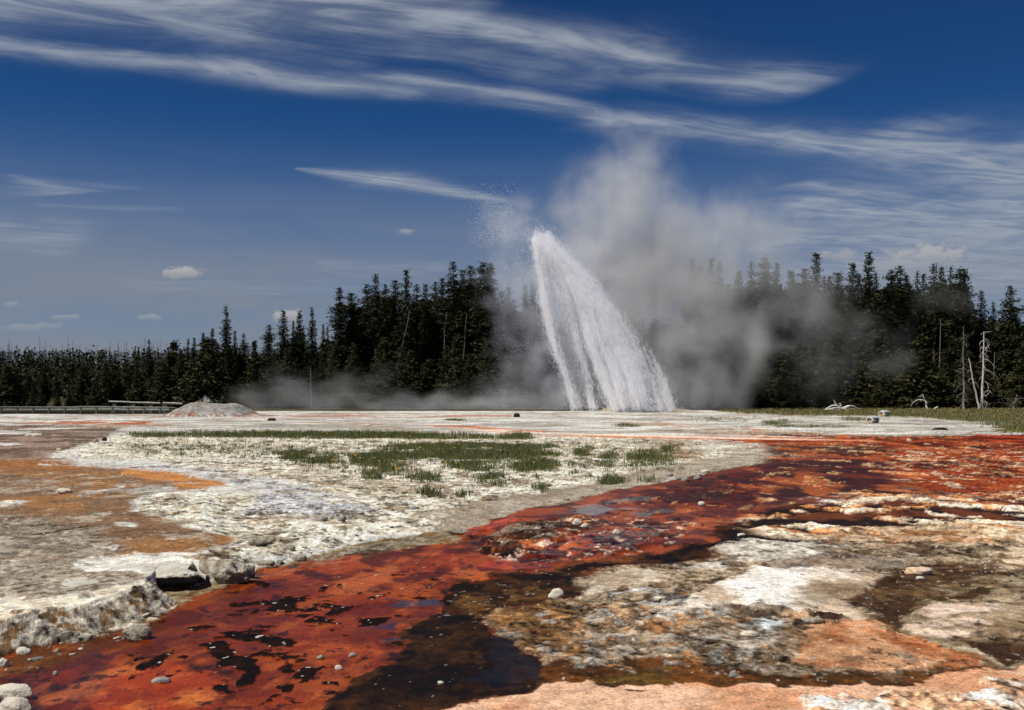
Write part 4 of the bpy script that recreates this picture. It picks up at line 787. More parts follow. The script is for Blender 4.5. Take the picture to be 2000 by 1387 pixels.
sparse = [([(180, 865), (420, 858), (700, 862), (690, 890), (450, 905), (300, 892), (200, 880)], 260), ([(640, 862), (1340, 866), (1330, 925), (1000, 945), (600, 925), (520, 900)], 420), ([(1090, 865), (1340, 862), (1400, 880), (1300, 900), (1100, 900)], 90), ([(250, 868), (520, 862), (480, 890), (300, 885)], 60)]
mead = [([(1400, 803), (1470, 800), (2300, 797), (2300, 820), (1960, 826), (1830, 815), (1700, 810), (1560, 811), (1450, 805)], 5200), ([(1935, 840), (1990, 828), (2300, 822), (2300, 846), (2000, 846)], 700),]
midf = [([(1640, 816), (1690, 817), (1690, 823), (1650, 822)], 60), ([(1500, 822), (1540, 820), (1540, 830), (1490, 832)], 70), ([(1208, 829), (1250, 830), (1245, 834), (1215, 835)], 45), ([(1520, 832), (1650, 832), (1640, 836), (1520, 836)], 50), ([(875, 819), (903, 819), (903, 823), (875, 823)], 50), ([(1000, 848), (1032, 848), (1032, 858), (1000, 858)], 100), ([(1300, 815), (1500, 816), (1600, 826), (1400, 826)], 60)]
r = np.random.default_rng(17)
p = scatter(strip, 1); blades('grass', p, r.uniform(.12, .28, len(p)), 12, .011, [grassm], 'long thin band of green grass crossing the pale flat', seed=1, spread=.18)
p = scatter(patch, 2); blades('grass', p, r.uniform(.09, .23, len(p)), 18, .008, [grassm], 'tufts of green grass growing on the cream sinter rise', seed=2, spread=.10)
p = scatter(sparse, 3); blades('grass', p, r.uniform(.05, .14, len(p)), 9, .006, [drygr], 'thin scattered grass on the cream sinter rise', seed=3, spread=.07)
p = scatter([([(560, 862), (1340, 864), (1330, 925), (1080, 945), (700, 950), (540, 915)], 330), ([(190, 866), (560, 860), (540, 900), (300, 892)], 110)], 7); blades('grass', p, r.uniform(.05, .17, len(p)), 16, .008, [grassm], 'small dark green tufts dotted over the cream sinter rise', seed=7, spread=.06)
p = scatter(midf, 6); blades('grass', p, r.uniform(.08, .2, len(p)), 12, .014, [grassm], 'small isolated tufts of grass on the far pale flat', seed=6, spread=.2)
p = scatter(mead, 4); blades('meadow_grass', p, r.uniform(.14, .32, len(p)), 12, .022, [drygr], 'green and straw coloured meadow grass in front of the right-hand woods', seed=4, spread=.35)
p = scatter([([(1400, 803), (2300, 800), (2300, 815), (1960, 822), (1700, 811)], 1500), ([(1900, 824), (2300, 824), (2300, 846), (2000, 846)], 300)], 5)
blades('meadow_grass', p, r.uniform(.16, .34, len(p)), 14, .02, [grassm], 'darker green grass clumps in the right-hand meadow', seed=5, spread=.3)
# flowers: stem with a small yellow head
flm = pmat('yellow_petals', (.80, .42, .02), .7, .1); stm = pmat('green_stem', (.06, .09, .03), .8, .1)
def flowers(pts, hs, s, label, seed):
    r = np.random.default_rng(seed); st = MB(); hd = MB()
    for q, h in zip(pts, hs):
        tip = q+np.array([r.normal(0, .02), r.normal(0, .02), h]); st.tube(np.array([q, tip]), [.004, .003], 3, cap=False)
        n = 8; a = np.arange(n)/n*6.283; w = np.where(np.arange(n) % 2 == 0, 1., .55)*s; ti = r.normal(0, .35, 2)
        ring = tip+np.stack([np.cos(a)*w, np.sin(a)*w, np.cos(a)*w*ti[0]+np.sin(a)*w*ti[1]], 1); top = tip+[0, 0, s*.55]; bot = tip-[0, 0, s*.5]
        hd.add(np.concatenate([ring, [top], [bot]]), np.array([[i, (i+1) % n, n] for i in range(n)]+[[(i+1) % n, i, n+1] for i in range(n)]))
    e = tag(link('wildflowers', hd.mesh('flower_heads', [flm])), label, 'flowers', kind='stuff'); link('stems', st.mesh('stems', [stm]), e)
r = np.random.default_rng(8)
fp = [(691, 899), (693, 905), (703, 906), (742, 912), (768, 912), (784, 912), (785, 928), (771, 922), (774, 925), (652, 910), (893, 914), (906, 925), (956, 950), (570, 895), (1165, 885), (1202, 890), (1043, 911), (1068, 890), (1010, 912), (1244, 890), (1252, 892), (1041, 934), (1207, 935), (660, 905), (732, 904), (871, 912)]
pp = []; hh = []
for x, y in fp:
    w_ = gp(x, y+7); pp.append(np.array([w_[0], w_[1], gz(w_[0], w_[1])])); hh.append(r.uniform(.16, .24))
flowers(pp, hh, .030, 'small yellow wildflowers among the grass tufts on the cream rise', 1)
p = scatter([(strip[0][0], 60), ([(1100, 868), (1300, 868), (1300, 900), (1100, 900)], 14), ([(700, 862), (1000, 864), (1000, 900), (700, 900)], 20)], 9); flowers(p, r.uniform(.22, .34, len(p)), .032, 'yellow wildflowers scattered along the band of grass', 2)
p = scatter([(mead[0][0], 700), (mead[1][0], 60)], 10); flowers(p, r.uniform(.2, .32, len(p)), .038, 'orange yellow wildflowers dotted over the right-hand meadow', 3)

# ------------------------------------------------------------------ stones
import bmesh
def rock(label, x, y, wpx, hpx, mat, seed, name='stone', cat='stone', flat=.6, group=None, jag=.28, rz=0.):
    """x, y: photo pixel at the middle of the foot of the stone"""
    q = on(x, y); w = wpx/F*q.y; h = hpx/F*q.y; r = np.random.default_rng(seed)
    bm = bmesh.new(); bmesh.ops.create_icosphere(bm, subdivisions=4 if wpx > 20 else 3, radius=1.0)
    co = np.array([v.co[:] for v in bm.verts]); o = r.uniform(0, 50, 3)
    n = fbm(co[:, 0]+o[0]+co[:, 2]*.7, co[:, 1]+o[1]-co[:, 2]*.5, .9, 5, seed, .55)+fbm(co[:, 0]+o[1], co[:, 2]+o[2], .9, 4, seed+9)
    rr = 1+(n-1)*jag*2.2
    co = co*rr[:, None]; co[:, 2] = np.clip(co[:, 2], -.55, .80+fbm(co[:, 0]+9, co[:, 1], .5, 3, seed)*.35)
    co *= [w/2/.98, w/2*flat, h/1.35]; co[:, 2] += h*.36
    for v, c in zip(bm.verts, co): v.co = c
    me = bpy.data.meshes.new(name); bm.to_mesh(me); bm.free(); me.materials.append(mat)
    for p_ in me.polygons: p_.use_smooth = True
    ob = link(name, me, None, (q.x, q.y+w*.15, q.z-h*.06), rz); tag(ob, label, cat, group); return ob
m_cream = pmat('cream_stone', (.66, .60, .48), .85, .2, (.50, .43, .34), 14, .5, 60)
m_white = pmat('white_stone', (.66, .62, .52), .85, .2, (.52, .47, .38), 14, .6, 60)
m_grey = pmat('grey_stone', (.36, .34, .31), .9, .2, (.20, .18, .15), 16, .8, 50)
m_moss = pmat('mottled_stone', (.42, .38, .30), .9, .2, (.20, .16, .11), 22, 1., 60)
m_dark = pmat('dark_lump', (.045, .03, .022), .95, .1, (.02, .014, .01), 10, .5, 30)
m_ora = pmat('orange_crust', (.60, .36, .18), .9, .2, (.72, .60, .48), 14, .6, 50)
RK = [('flat cream stone lying alone on the brown mat at left', 123, 964, 30, 10, m_cream), ('long mottled grey stone lying in the orange stream under the terrace', 267, 1249, 60, 25, m_moss), ('smooth white stone beside the dark channel, middle right', 1088, 1168, 34, 17, m_cream),
      ('pale rounded stone at the left edge, upper of the two beside the stream', 12, 1370, 78, 30, m_cream), ('pale rounded stone in the bottom left corner, lower of the two', 20, 1397, 66, 30, m_cream), ('flat pale stone at the foot of the terrace debris, left edge', 44, 1278, 30, 13, m_white),
      ('broken pale slab tip at the left edge below the terrace', 2, 1303, 22, 18, m_white), ('small dark wet stone with a bright top in the orange stream', 688, 1283, 16, 8, m_grey), ('small pointed white pebble in the orange stream', 662, 1309, 14, 9, m_white),
      ('small brownish pebble left of the wet stone in the stream', 626, 1288, 15, 8, m_moss), ('flat pale grey stone on a black algae patch', 313, 1334, 32, 9, m_grey), ('tiny grey pebble in the brown shallows near the left bank', 107, 1318, 9, 7, m_grey),
      ('small tan pebble at the edge of the black algae, bottom middle', 860, 1338, 14, 7, m_cream), ('small white pebble on the mud below the dark hollow', 425, 1140, 9, 6, m_white), ('tiny branching crust on the mud below the dark hollow', 384, 1147, 12, 7, m_moss),
      ('upper left pale stone on the brown flat near the left edge', 57, 852, 18, 6, m_white), ('upper right pale stone on the brown flat near the left edge', 72, 852, 20, 6, m_white), ('pale lump at the tip of the cream rise', 185, 864, 14, 7, m_grey), ('dark lump at the tip of the cream rise', 203, 861, 10, 7, m_dark),
      ('small orange tinted stone on the brown flat', 115, 881, 10, 6, m_ora), ('tiny pale stone on the orange mat', 239, 929, 6, 4, m_white), ('small pale stone at the end of the orange mat', 373, 934, 8, 4, m_white), ('round pale stone above the reflecting pool', 1128, 1024, 22, 12, m_cream), ('second round stone beside the one above the pool', 1142, 1030, 14, 8, m_white),
      ('pale stone on the old mound, right of the pool', 1204, 1043, 16, 9, m_cream), ('bluish grey round stone near the bottom of the crust', 1434, 1322, 18, 13, m_grey), ('flat pink oval slab on the crust', 1465, 1243, 42, 9, m_cream), ('white flat stone at the bend of the far shore', 1378, 924, 18, 6, m_white),
      ('grey stone with a shaded foot on the far shore', 1308, 931, 14, 7, m_grey), ('round grey stone left of the pair on the far shore', 1338, 940, 16, 7, m_grey), ('round grey stone right of the pair on the far shore', 1364, 937, 14, 8, m_grey), ('dark upright stone on the rubble bank', 668, 1020, 16, 12, m_grey),
      ('low dark grey slab on the rubble bank', 508, 1064, 44, 16, m_moss), ('small grey block right of the dark slab on the bank', 568, 1069, 20, 12, m_moss), ('long brown slab at the foot of the rubble bank', 520, 1095, 44, 10, m_moss), ('dark block at the foot of the rubble bank', 585, 1096, 26, 12, m_moss),
      ('bluish stone on the upper rubble bank', 626, 1018, 26, 10, m_grey), ('flat grey stone on the rubble below the grass', 785, 988, 26, 7, m_grey), ('flat dark grey stone right of the grey one below the grass', 808, 995, 20, 6, m_grey), ('broad pale block on the shore at the neck of the stream', 890, 1044, 44, 12, m_moss),
      ('ring shaped dark crust lump on the pale mound', 1588, 1219, 40, 10, m_moss), ('small white lump in the dark algae', 1448, 1048, 16, 6, m_white), ('small upright tan lump in the far orange mat', 1776, 864, 10, 6, m_ora), ('orange crust knob in the dark pool at right', 1795, 1122, 44, 12, m_ora),
      ('pale curled crust in the stream, left of the right-hand channel', 1371, 988, 14, 8, m_white), ('small white pebble by the brown pool at right', 1798, 1132, 16, 6, m_white), ('white pebble below the green tinged crust at right', 1908, 1215, 10, 6, m_white),
      ('dark weathered lump on the far flat left of the jet', 1010, 815, 13, 8, m_dark), ('small dark lump on the far flat behind the grass band', 530, 822, 16, 5, m_dark), ('dark brown clod on the pale sand near the meadow', 1837, 840, 30, 5, m_dark), ('orange lump at the end of the far salmon streak', 718, 832, 14, 4, m_ora)]
m_crust = pmat('brown_crust', (.50, .45, .36), .95, .1, (.20, .155, .10), 9, 1.2, 30)
RK += [('brown and white crusted hump at the right end of the dark hollow', 438, 1140, 104, 42, m_crust), ('small crusted knob beside the hump at the mud edge', 480, 1128, 40, 26, m_crust)]
for i, (lab, x, y, w, h, m) in enumerate(RK): rock(lab, x, y, w, h, m, 500+i, rz=0, flat=.55, jag=.6 if m is m_crust else .32)
# debris blocks on the slope below the terrace rim: broken sinter plates
r = np.random.default_rng(44); k = 0
sinters = [m_white, m_grey, m_white, m_moss]
proto = []
for j in range(8):
    bm = bmesh.new(); bmesh.ops.create_icosphere(bm, subdivisions=2, radius=1.); co = np.array([v.co[:] for v in bm.verts]); n = fbm(co[:, 0]+j*7, co[:, 1]+co[:, 2], .8, 3, 600+j); co *= (1+(n-.5)*.9)[:, None]; co[:, 2] = np.clip(co[:, 2], -.4, .35)
    for v, c in zip(bm.verts, co): v.co = c
    me = bpy.data.meshes.new('sinter_block'); bm.to_mesh(me); bm.free(); me.materials.append(sinters[j % 4]); proto.append(me)
def plates(poly, n, smin, smax, label, group, seed, zo=.25):
    r = np.random.default_rng(seed); P = np.array(poly, float); c = 0
    while c < n:
        x = r.uniform(P[:, 0].min(), P[:, 0].max()); y = r.uniform(P[:, 1].min(), P[:, 1].max())
        if sdf(P, np.array([x]), np.array([y]))[0] < 0: continue
        q = on(x, y); o = link('sinter_block', proto[r.integers(8)], None, q); s = smin*(smax/smin)**r.random(); o.scale = (s*r.uniform(.8, 1.6), s*r.uniform(.6, 1.1), s*r.uniform(.35, .8)); o.rotation_euler = (r.normal(0, .25), r.normal(0, .25), r.uniform(0, 6.28)); o.location.z += s*zo*.3
        tag(o, label, 'rock', group); c += 1
plates([(-40, 1240), (0, 1232), (230, 1180), (290, 1160), (318, 1180), (316, 1200), (260, 1216), (100, 1256), (0, 1280), (-40, 1290)], 34, .010, .035, 'broken pale sinter plate on the slope under the terrace rim', 'sinter plates under the terrace rim', 1)
plates([(500, 1075), (560, 1055), (680, 1035), (800, 1020), (870, 1010), (880, 1030), (720, 1048), (620, 1080), (540, 1095)], 50, .015, .05, 'broken cream sinter block on the rubble bank above the mud', 'sinter blocks on the rubble bank', 2)
plates([(1020, 980), (1250, 935), (1400, 905), (1420, 915), (1250, 950), (1100, 980), (1000, 1004)], 26, .02, .06, 'small grey clod along the sandy far shore', 'clods along the far shore', 3)

# ------------------------------------------------------------------ grey sinter cone on the left with a small spurt
sil = [(318, 812), (330, 809), (345, 803), (352, 796), (360, 790), (372, 785), (380, 784), (388, 783), (395, 786), (403, 787), (415, 787), (428, 788), (437, 788), (447, 786), (455, 786.5), (465, 790), (475, 796), (484, 802), (492, 808), (510, 811), (520, 812.5)]
Yc = 86.0; sx = np.array([px(a, b, Yc)[0] for a, b in sil]); sz = np.array([px(a, b, Yc)[2] for a, b in sil])*.92+.02
gx_, gy_ = np.meshgrid(np.linspace(sx[0]-.2, sx[-1]+.2, 190), np.linspace(-3.2, 4.2, 110)); hx = np.interp(gx_, sx, np.maximum(sz, 0)); off = gy_-.5
fall = np.clip(1-np.abs(off/3.3)**1.7, 0, 1); hzc = hx*fall**.6
nn = fbm(gx_, gy_, .9, 5, 81, .6)-.5; hzc = hzc+(nn+.12)*.42*np.clip(hx*fall, 0, .8)+(fbm(gx_, gy_, .25, 3, 82)-.5)*.1*np.clip(hx*fall, 0, .5)*2
hole = np.exp(-((gx_-px(375, 795, Yc)[0])/.5)**2-((gy_+1.1)/.55)**2); hzc -= .28*hole
hzc = np.minimum(hzc, hx+.02)-.05*(fall <= 0)
Vc = np.stack([gx_, gy_+Yc, hzc], -1).reshape(-1, 3); ii = np.arange(109)[:, None]*190+np.arange(189)[None]
cme = mesh_np('cone', Vc, np.stack([ii, ii+1, ii+191, ii+190], -1).reshape(-1, 4), smooth=True)
cm = bpy.data.materials.new('cone_sinter'); cm.use_nodes = True; t = NT(cm.node_tree); b = t.n['Principled BSDF']; b.inputs['Roughness'].default_value = .9; b.inputs['Specular IOR Level'].default_value = .15
oc = t.new('ShaderNodeTexCoord').outputs['Object']; ox, oy, oz = t.sep(oc); nz = t.noise(oc, 2.2, 6, .65); nz2 = t.noise(oc, .7, 4, .6)
cc = t.mix(t.mr(nz, .38, .62), (.18, .165, .15, 1), (.34, .315, .28, 1)); cc = t.mix(t.m('MULTIPLY', t.mr(oz, .9, 1.3), t.mr(nz2, .3, .6)), cc, (.32, .25, .16, 1))
cc = t.mix(t.m('MULTIPLY', t.mr(oz, .42, .2), t.mr(nz2, .48, .56)), cc, (.28, .10, .05, 1)); cc = t.mix(t.m('MULTIPLY', t.mr(oz, .3, .05), t.mr(nz, .5, .6)), cc, (.6, .58, .54, 1))
t.put(b.inputs['Base Color'], cc); bn = t.new('ShaderNodeBump'); bn.inputs['Distance'].default_value = .12; bn.inputs['Strength'].default_value = .9; t.put(bn.inputs['Height'], nz); t.l.new(bn.outputs[0], b.inputs['Normal'])
cme.materials.append(cm)
tag(link('sinter_cone', cme), 'grey sinter cone with a small spurt, right of the boardwalk', 'geyser cone')
# low tan cone at the vent of the erupting geyser
def vent(x, yb, wpx, hpx, Yd, label, seed):
    c = px(x, yb, Yd); w = wpx/F*Yd/2; h = hpx/F*Yd+.1; rr, aa = np.meshgrid(np.linspace(0, 1, 26), np.linspace(0, 2*math.pi, 61)[:-1], indexing='ij')
    pr = np.interp(rr, [0, .12, .3, .5, .75, 1], [.75, 1, .86, .5, .2, -.05]); xx, y2 = rr*np.cos(aa)*w, rr*np.sin(aa)*w*.8
    zz = h*pr*(1+.25*(fbm(xx, y2, .7, 4, seed)-.5)); V = np.stack([xx, y2, zz], -1).reshape(-1, 3)
    q = [[i*60+j, i*60+(j+1) % 60, (i+1)*60+(j+1) % 60, (i+1)*60+j] for i in range(25) for j in range(60)]
    m = pmat('tan_sinter', (.40, .34, .24), .8, .2, (.28, .24, .17), 2.2, .8, 6); o = link('sinter_cone', mesh_np('vent_cone', V, np.array(q), [m], True), None, (c[0], Yd, gz(c[0], Yd)-.05)); tag(o, label, 'geyser cone')
vent(1193, 806, 70, 8, 107, 'low tan sinter cone at the foot of the erupting jet', 1)
vent(1325, 806, 120, 4, 108, 'broad low tan hump right of the foot of the jet', 2)

# ------------------------------------------------------------------ boardwalk and log rail
m_deck = pmat('weathered_deck_wood', (.40, .42, .36), .85, .2, (.28, .29, .25), 3, .4, 20); m_post = pmat('grey_timber', (.17, .165, .14), .9, .1, (.10, .10, .085), 4); m_log = pmat('pale_log', (.46, .43, .38), .85, .15, (.28, .25, .21), 4)
bw_e = bpy.data.objects.new('boardwalk', None); COL.objects.link(bw_e); bw_e.location = px(0, 806, 96); bw_e.location.z = 0
tag(bw_e, 'long low grey green wooden boardwalk running in from the left edge', 'boardwalk'); b0 = Vector(bw_e.location)
pa = [(-420, 797, 101), (-150, 796, 98.5), (0, 795.5, 96.5), (150, 794.5, 95), (238, 794.2, 94), (330, 796.5, 93)]
pts = [Vector(px(*q)) for q in pa]
fb = MB(); dk = MB(); dark = MB()
for a, bq in zip(pts[:-1], pts[1:]):
    d = bq-a; L_ = d.length; rz = math.atan2(d.y, d.x); mid = (a+bq)/2-b0
    fb.box(mid+Vector((0, 0, -.13)), (L_, .06, .27), rz); fb.box(mid+Vector((0, -.02, .02)), (L_, .16, .045), rz)
    nbr = int(L_/.16)
    for j in range(nbr):
        c = a+d*((j+.5)/nbr)-b0+Vector((0, .85, -.02)); dk.box(c, (.145, 1.55, .045), rz)
    dark.box(mid+Vector((0, 1.6, -.12)), (L_, .08, .24), rz)
link('fascia', fb.mesh('fascia', [m_deck]), bw_e); link('deck', dk.mesh('deck', [m_deck]), bw_e); link('rear_fascia', dark.mesh('rear', [m_post]), bw_e)
for x in list(range(-400, 330, 31)):
    Yd = np.interp(x, [q[0] for q in pa], [q[2] for q in pa]); yt = np.interp(x, [q[0] for q in pa], [q[1] for q in pa]); c = Vector(px(x, yt, Yd)); mb = MB(); mb.box((0, 0, c.z/2-.08), (.11, .10, c.z+.1)); link('post', mb.mesh('post', [m_post]), bw_e, (c.x-b0.x, Yd-.10-b0.y, 0))
rl = bpy.data.objects.new('log_rail', None); COL.objects.link(rl); rb0 = Vector(px(285, 800, 97.5)); rb0.z = 0; rl.location = rb0
tag(rl, 'low log rail on thick square posts behind the boardwalk', 'railing')
for (x0, y0, x1, y1) in [(212, 784.5, 262, 786.5), (262, 786.5, 313, 788), (318, 787.5, 356, 788.5)]:
    a = Vector(px(x0, y0, 97.5))-rb0; bq = Vector(px(x1, y1, 97.5))-rb0; mb = MB(); mb.tube(np.array([a, (a+bq)/2+Vector((0, 0, .02)), bq]), [.09, .10, .085], 8); link('rail', mb.mesh('rail', [m_log], True), rl)
for x in (224, 261, 295, 322):
    c = Vector(px(x, 788, 97.6)); mb = MB(); mb.box((0, 0, c.z/2), (.34, .25, c.z)); link('post', mb.mesh('post', [m_post]), rl, (c.x-rb0.x, c.y-rb0.y, 0))

# ------------------------------------------------------------------ two instrument housings near the meadow
m_drum = pmat('white_drum', (.66, .60, .54), .6, .3, (.55, .48, .42), 6, .3, 20); m_tan = pmat('tan_hollow', (.42, .30, .17), .8, .1, (.32, .22, .12), 8); m_pan = pmat('pale_panel', (.50, .56, .55), .4, .4, (.42, .48, .47), 6); m_case = pmat('grey_case', (.13, .125, .12), .6, .3, (.09, .085, .08), 6)
def housing(xc, yb, wpx, label, sm, rz):
    q = on(xc, yb); w = wpx/F*q.y; e = bpy.data.objects.new('instrument_housing', None); COL.objects.link(e); e.location = q; e.rotation_euler[2] = rz; e.scale = (w, w, w); tag(e, label, 'housing', 'white drum shaped housings')
    # drum on its side, axis along local -Y (towards the left front), flattened underneath
    n = 36; mb = MB(); prof = [(-.44, .20), (-.46, .245), (-.43, .275), (-.25, .29), (.1, .295), (.34, .285), (.45, .26), (.47, .2), (.46, 0.001)]; rings = []
    th = np.arange(n)/n*2*math.pi
    for (y, rad) in prof:
        z = np.sin(th)*rad; z = np.maximum(z, -.20)+.20; rings.append(np.stack([np.cos(th)*rad*1.1, np.full(n, y), z], 1))
    V = np.concatenate(rings); f = [[i*n+j, i*n+(j+1) % n, (i+1)*n+(j+1) % n, (i+1)*n+j] for i in range(len(prof)-1) for j in range(n)]; mb.add(V, np.array(f)); link('drum', mb.mesh('drum', [m_drum], True), e)
    mb = MB(); V = [[0, -.33, .19]]; 
    for y, rad in ((-.36, .16), (-.43, .205)): V += [[math.cos(a)*rad*1.1, y, max(math.sin(a)*rad, -.18)+.20] for a in th]
    f3 = [[0, 1+j, 1+(j+1) % n] for j in range(n)]; f4 = [[1+j, 1+n+j, 1+n+(j+1) % n, 1+(j+1) % n] for j in range(n)]; mb.add(V, [np.array(f3), np.array(f4)]); link('hollow_end', mb.mesh('hollow', [m_tan], True), e)
    mb = MB(); mb.box((.20, .03, .24), (.36, .56, .34)); link('case', mb.mesh('case', [m_case]), e)
    mb = MB(); mb.box((.16, .03, .475), (.56, .74, .035), 0, .24); mb.box((.385, .03, .22), (.03, .60, .05)); link('panel', mb.mesh('panel', [m_pan]), e)
housing(1704, 826, 25, 'white drum housing with tan hollow end and slanted panel, nearer of the two', 1, R(-52))
housing(1726, 813.5, 22, 'white drum housing with grey lid at the meadow edge, farther of the two', 1, R(-52))

# ------------------------------------------------------------------ bleached driftwood in the meadow
e = bpy.data.objects.new('driftwood', None); COL.objects.link(e); q0 = Vector(px(1642, 801, 112)); q0.z = gz(q0.x, 112); e.location = q0; tag(e, 'bleached fallen tree stump with forked roots lying on the meadow', 'driftwood')
def dw(pxs, r0, r1, name='branch', dy=0.):
    P = np.array([np.array(px(a, b, 112+dy))-q0 for a, b in pxs]); P[:, 1] += np.linspace(0, dy, len(P)); k = np.linspace(0, 1, 14); s = np.linspace(0, 1, len(P)); P = np.stack([np.interp(k, s, P[:, i]) for i in range(3)], 1); P[1:-1] = (P[:-2]+P[1:-1]*2+P[2:])/4
    mb = MB(); mb.tube(P, np.linspace(r0, r1, 14), 7); link(name, mb.mesh(name, [deadwood], True), e)
dw([(1612, 802), (1618, 800), (1630, 798), (1640, 800), (1650, 797), (1658, 794)], .16, .20, 'trunk'); dw([(1608, 802), (1618, 796), (1626, 792), (1636, 793)], .05, .14); dw([(1634, 794), (1631, 786), (1628, 781)], .10, .03); dw([(1636, 795), (1643, 793), (1642, 788), (1637, 789)], .12, .03)
dw([(1648, 797), (1657, 793), (1667, 793), (1675, 797), (1681, 799)], .13, .05, dy=.4); dw([(1628, 797), (1640, 797), (1648, 799), (1655, 801)], .1, .06, dy=-.5); dw([(1622, 800), (1632, 802), (1640, 802)], .09, .04, dy=-.6); dw([(1652, 796), (1660, 798), (1670, 798)], .06, .02)
mb = MB(); a = Vector(px(1824, 797, 116)); a.z = 0; P = np.array([np.array(px(1824, 799, 116)), np.array(px(1832, 794.5, 116))])-np.array(a); mb.tube(P, [.10, .08], 7); tag(link('driftwood', mb.mesh('log', [deadwood], True), None, a), 'short pale log end sticking out of the meadow grass', 'driftwood')
# ------------------------------------------------------------------ the erupting geyser
YJ = 107.0
gr = bpy.data.objects.new('geyser_eruption', None); COL.objects.link(gr); g0 = Vector(px(1250, 803, YJ)); g0.z = 0; gr.location = g0
tag(gr, 'tall white water jet leaning to the left over the flat', 'geyser')
wm = bpy.data.materials.new('white_water'); wm.use_nodes = True; t = NT(wm.node_tree); t.n.clear()
d1 = t.new('ShaderNodeBsdfDiffuse'); d1.inputs[0].default_value = (.98, .98, 1, 1); d2 = t.new('ShaderNodeBsdfTranslucent'); d2.inputs[0].default_value = (.98, .98, 1, 1)
ms = t.new('ShaderNodeMixShader'); ms.inputs[0].default_value = .45; t.l.new(d1.outputs[0], ms.inputs[1]); t.l.new(d2.outputs[0], ms.inputs[2]); ou = t.new('ShaderNodeOutputMaterial'); t.l.new(ms.outputs[0], ou.inputs[0])
hn = np.array(sv)+np.array([0, -.9, .0]); hn /= np.linalg.norm(hn)
def flecks(P, D, Ln, Wd, seed, tilt=.22):
    """tiny elongated drops: P centre, D direction of travel, facing spread about the half direction"""
    r = np.random.default_rng(seed); n = len(P); D = D/np.linalg.norm(D, axis=1)[:, None]
    nr = hn+r.normal(0, tilt, (n, 3)); S = np.cross(D, nr); S /= np.linalg.norm(S, axis=1)[:, None]+1e-9
    a = P-D*Ln[:, None]*.5; c = P+D*Ln[:, None]*.5; b = P+S*Wd[:, None]*.5; d = P-S*Wd[:, None]*.5
    return np.stack([a, b, c, d], 1).reshape(-1, 3), np.arange(n*4).reshape(-1, 4)
A = np.array([(1043, 462), (1046, 503), (1059, 590), (1081, 692), (1106, 757), (1122, 800)], float)
B = np.array([(1056, 468), (1102, 537), (1128, 590), (1150, 680), (1178, 745), (1200, 800)], float)
Cc = np.array([(1078, 474), (1158, 545), (1214, 610), (1264, 683), (1295, 745), (1313, 803)], float)
def curve(Q, s):
    k = np.linspace(0, 1, len(Q)); return np.stack([np.interp(s, k, Q[:, i]) for i in (0, 1)], 1)
r = np.random.default_rng(77)
def jetpoint(w, s):
    a, b, c = curve(A, s), curve(B, s), curve(Cc, s); w = w[:, None]
    return np.where(w < .45, a+(b-a)*w/.45, b+(c-b)*(w-.45)/.55)
N1 = 1300000
w = r.uniform(-.04, 1.06, N1); s = -.03+1.03*r.random(N1)**.85
cl = fbm(w*8+s*1.2, s*1.7, 1., 5, 201, .6); cl2 = fbm(w*40+s*2, s*3.0, 1., 4, 202, .6)
body = sst(w, 1.05, .84)*sst(s, -.03, .05)*sst(w, -.04, .0)
dens = .26 + .9*np.exp(-((w-.47)/.045)**2)*(1-.3*s) + .75*np.exp(-((w-.02)/.03)**2)*sst(s, 1.02, .45)
dens += .75*sst(w, .46, .60)*np.interp(s, [0, .3, .6, 1], [.7, .85, .8, .7]) + .9*np.exp(-(s/.17)**2)
dens += 1.1*np.exp(-((w-.56)/.10)**2-((s-.30)/.10)**2) + .6*np.exp(-((w-.8)/.12)**2-((s-.88)/.1)**2)
dens -= .5*np.exp(-((w-.72)/.08)**2-((s-.97)/.08)**2)
dens *= np.where((w > .06)&(w < .43), .24+.70*sst(s, .5, .05), 1.)
dens *= body*np.clip((cl-.36)*4.6, np.where(w > .44, .15, .07), 2.0)*np.clip((cl2-.36)*4.6, .05, 2.0)
keep = r.random(N1) < np.clip(dens*.95, 0, 1)
w, s = w[keep], s[keep]; n = len(w); lift = r.exponential(.012, n)*(cl2[keep] > .5)     # ragged tips where the jets outrun the rest
jw = np.clip(w, 0, None)
def jp(w_, s_):
    a_, b_, c_2 = curve(A, np.clip(s_, 0, 1)), curve(B, np.clip(s_, 0, 1)), curve(Cc, np.clip(s_, 0, 1)); w_ = w_[:, None]
    o = np.where(w_ < .45, a_+(b_-a_)*w_/.45, b_+(c_2-b_)*(w_-.45)/.55); return o+np.stack([s_*0, np.minimum(s_, 0)*340], 1)
q = jp(w, s-lift)+r.normal(0, 1, (n, 2))*(1.8+9.0*r.random(n)**5)[:, None]
q2 = jp(w, np.clip(s-.03, 0, 1)); q3 = jp(w, np.clip(s+.03, .03, 1))
Yv = YJ+r.normal(0, 2.3, n)*(.3+np.clip(s, 0, 1))
P = np.stack([(q[:, 0]-1000)/F*Yv, Yv, EYE-(q[:, 1]-HY)/F*Yv], 1); P[:, 2] = np.maximum(P[:, 2], .1)
D = np.stack([(q3-q2)[:, 0], r.normal(0, 2., n), -(q3-q2)[:, 1]], 1); D += r.normal(0, .12, D.shape)*np.linalg.norm(D, axis=1)[:, None]
V, Fq = flecks(P, D, r.uniform(.12, .9, n)*r.uniform(.4, 1, n), r.uniform(.016, .036, n), 3)
link('water_column', mesh_np('water_column', V-np.array(g0), Fq, [wm]), gr)
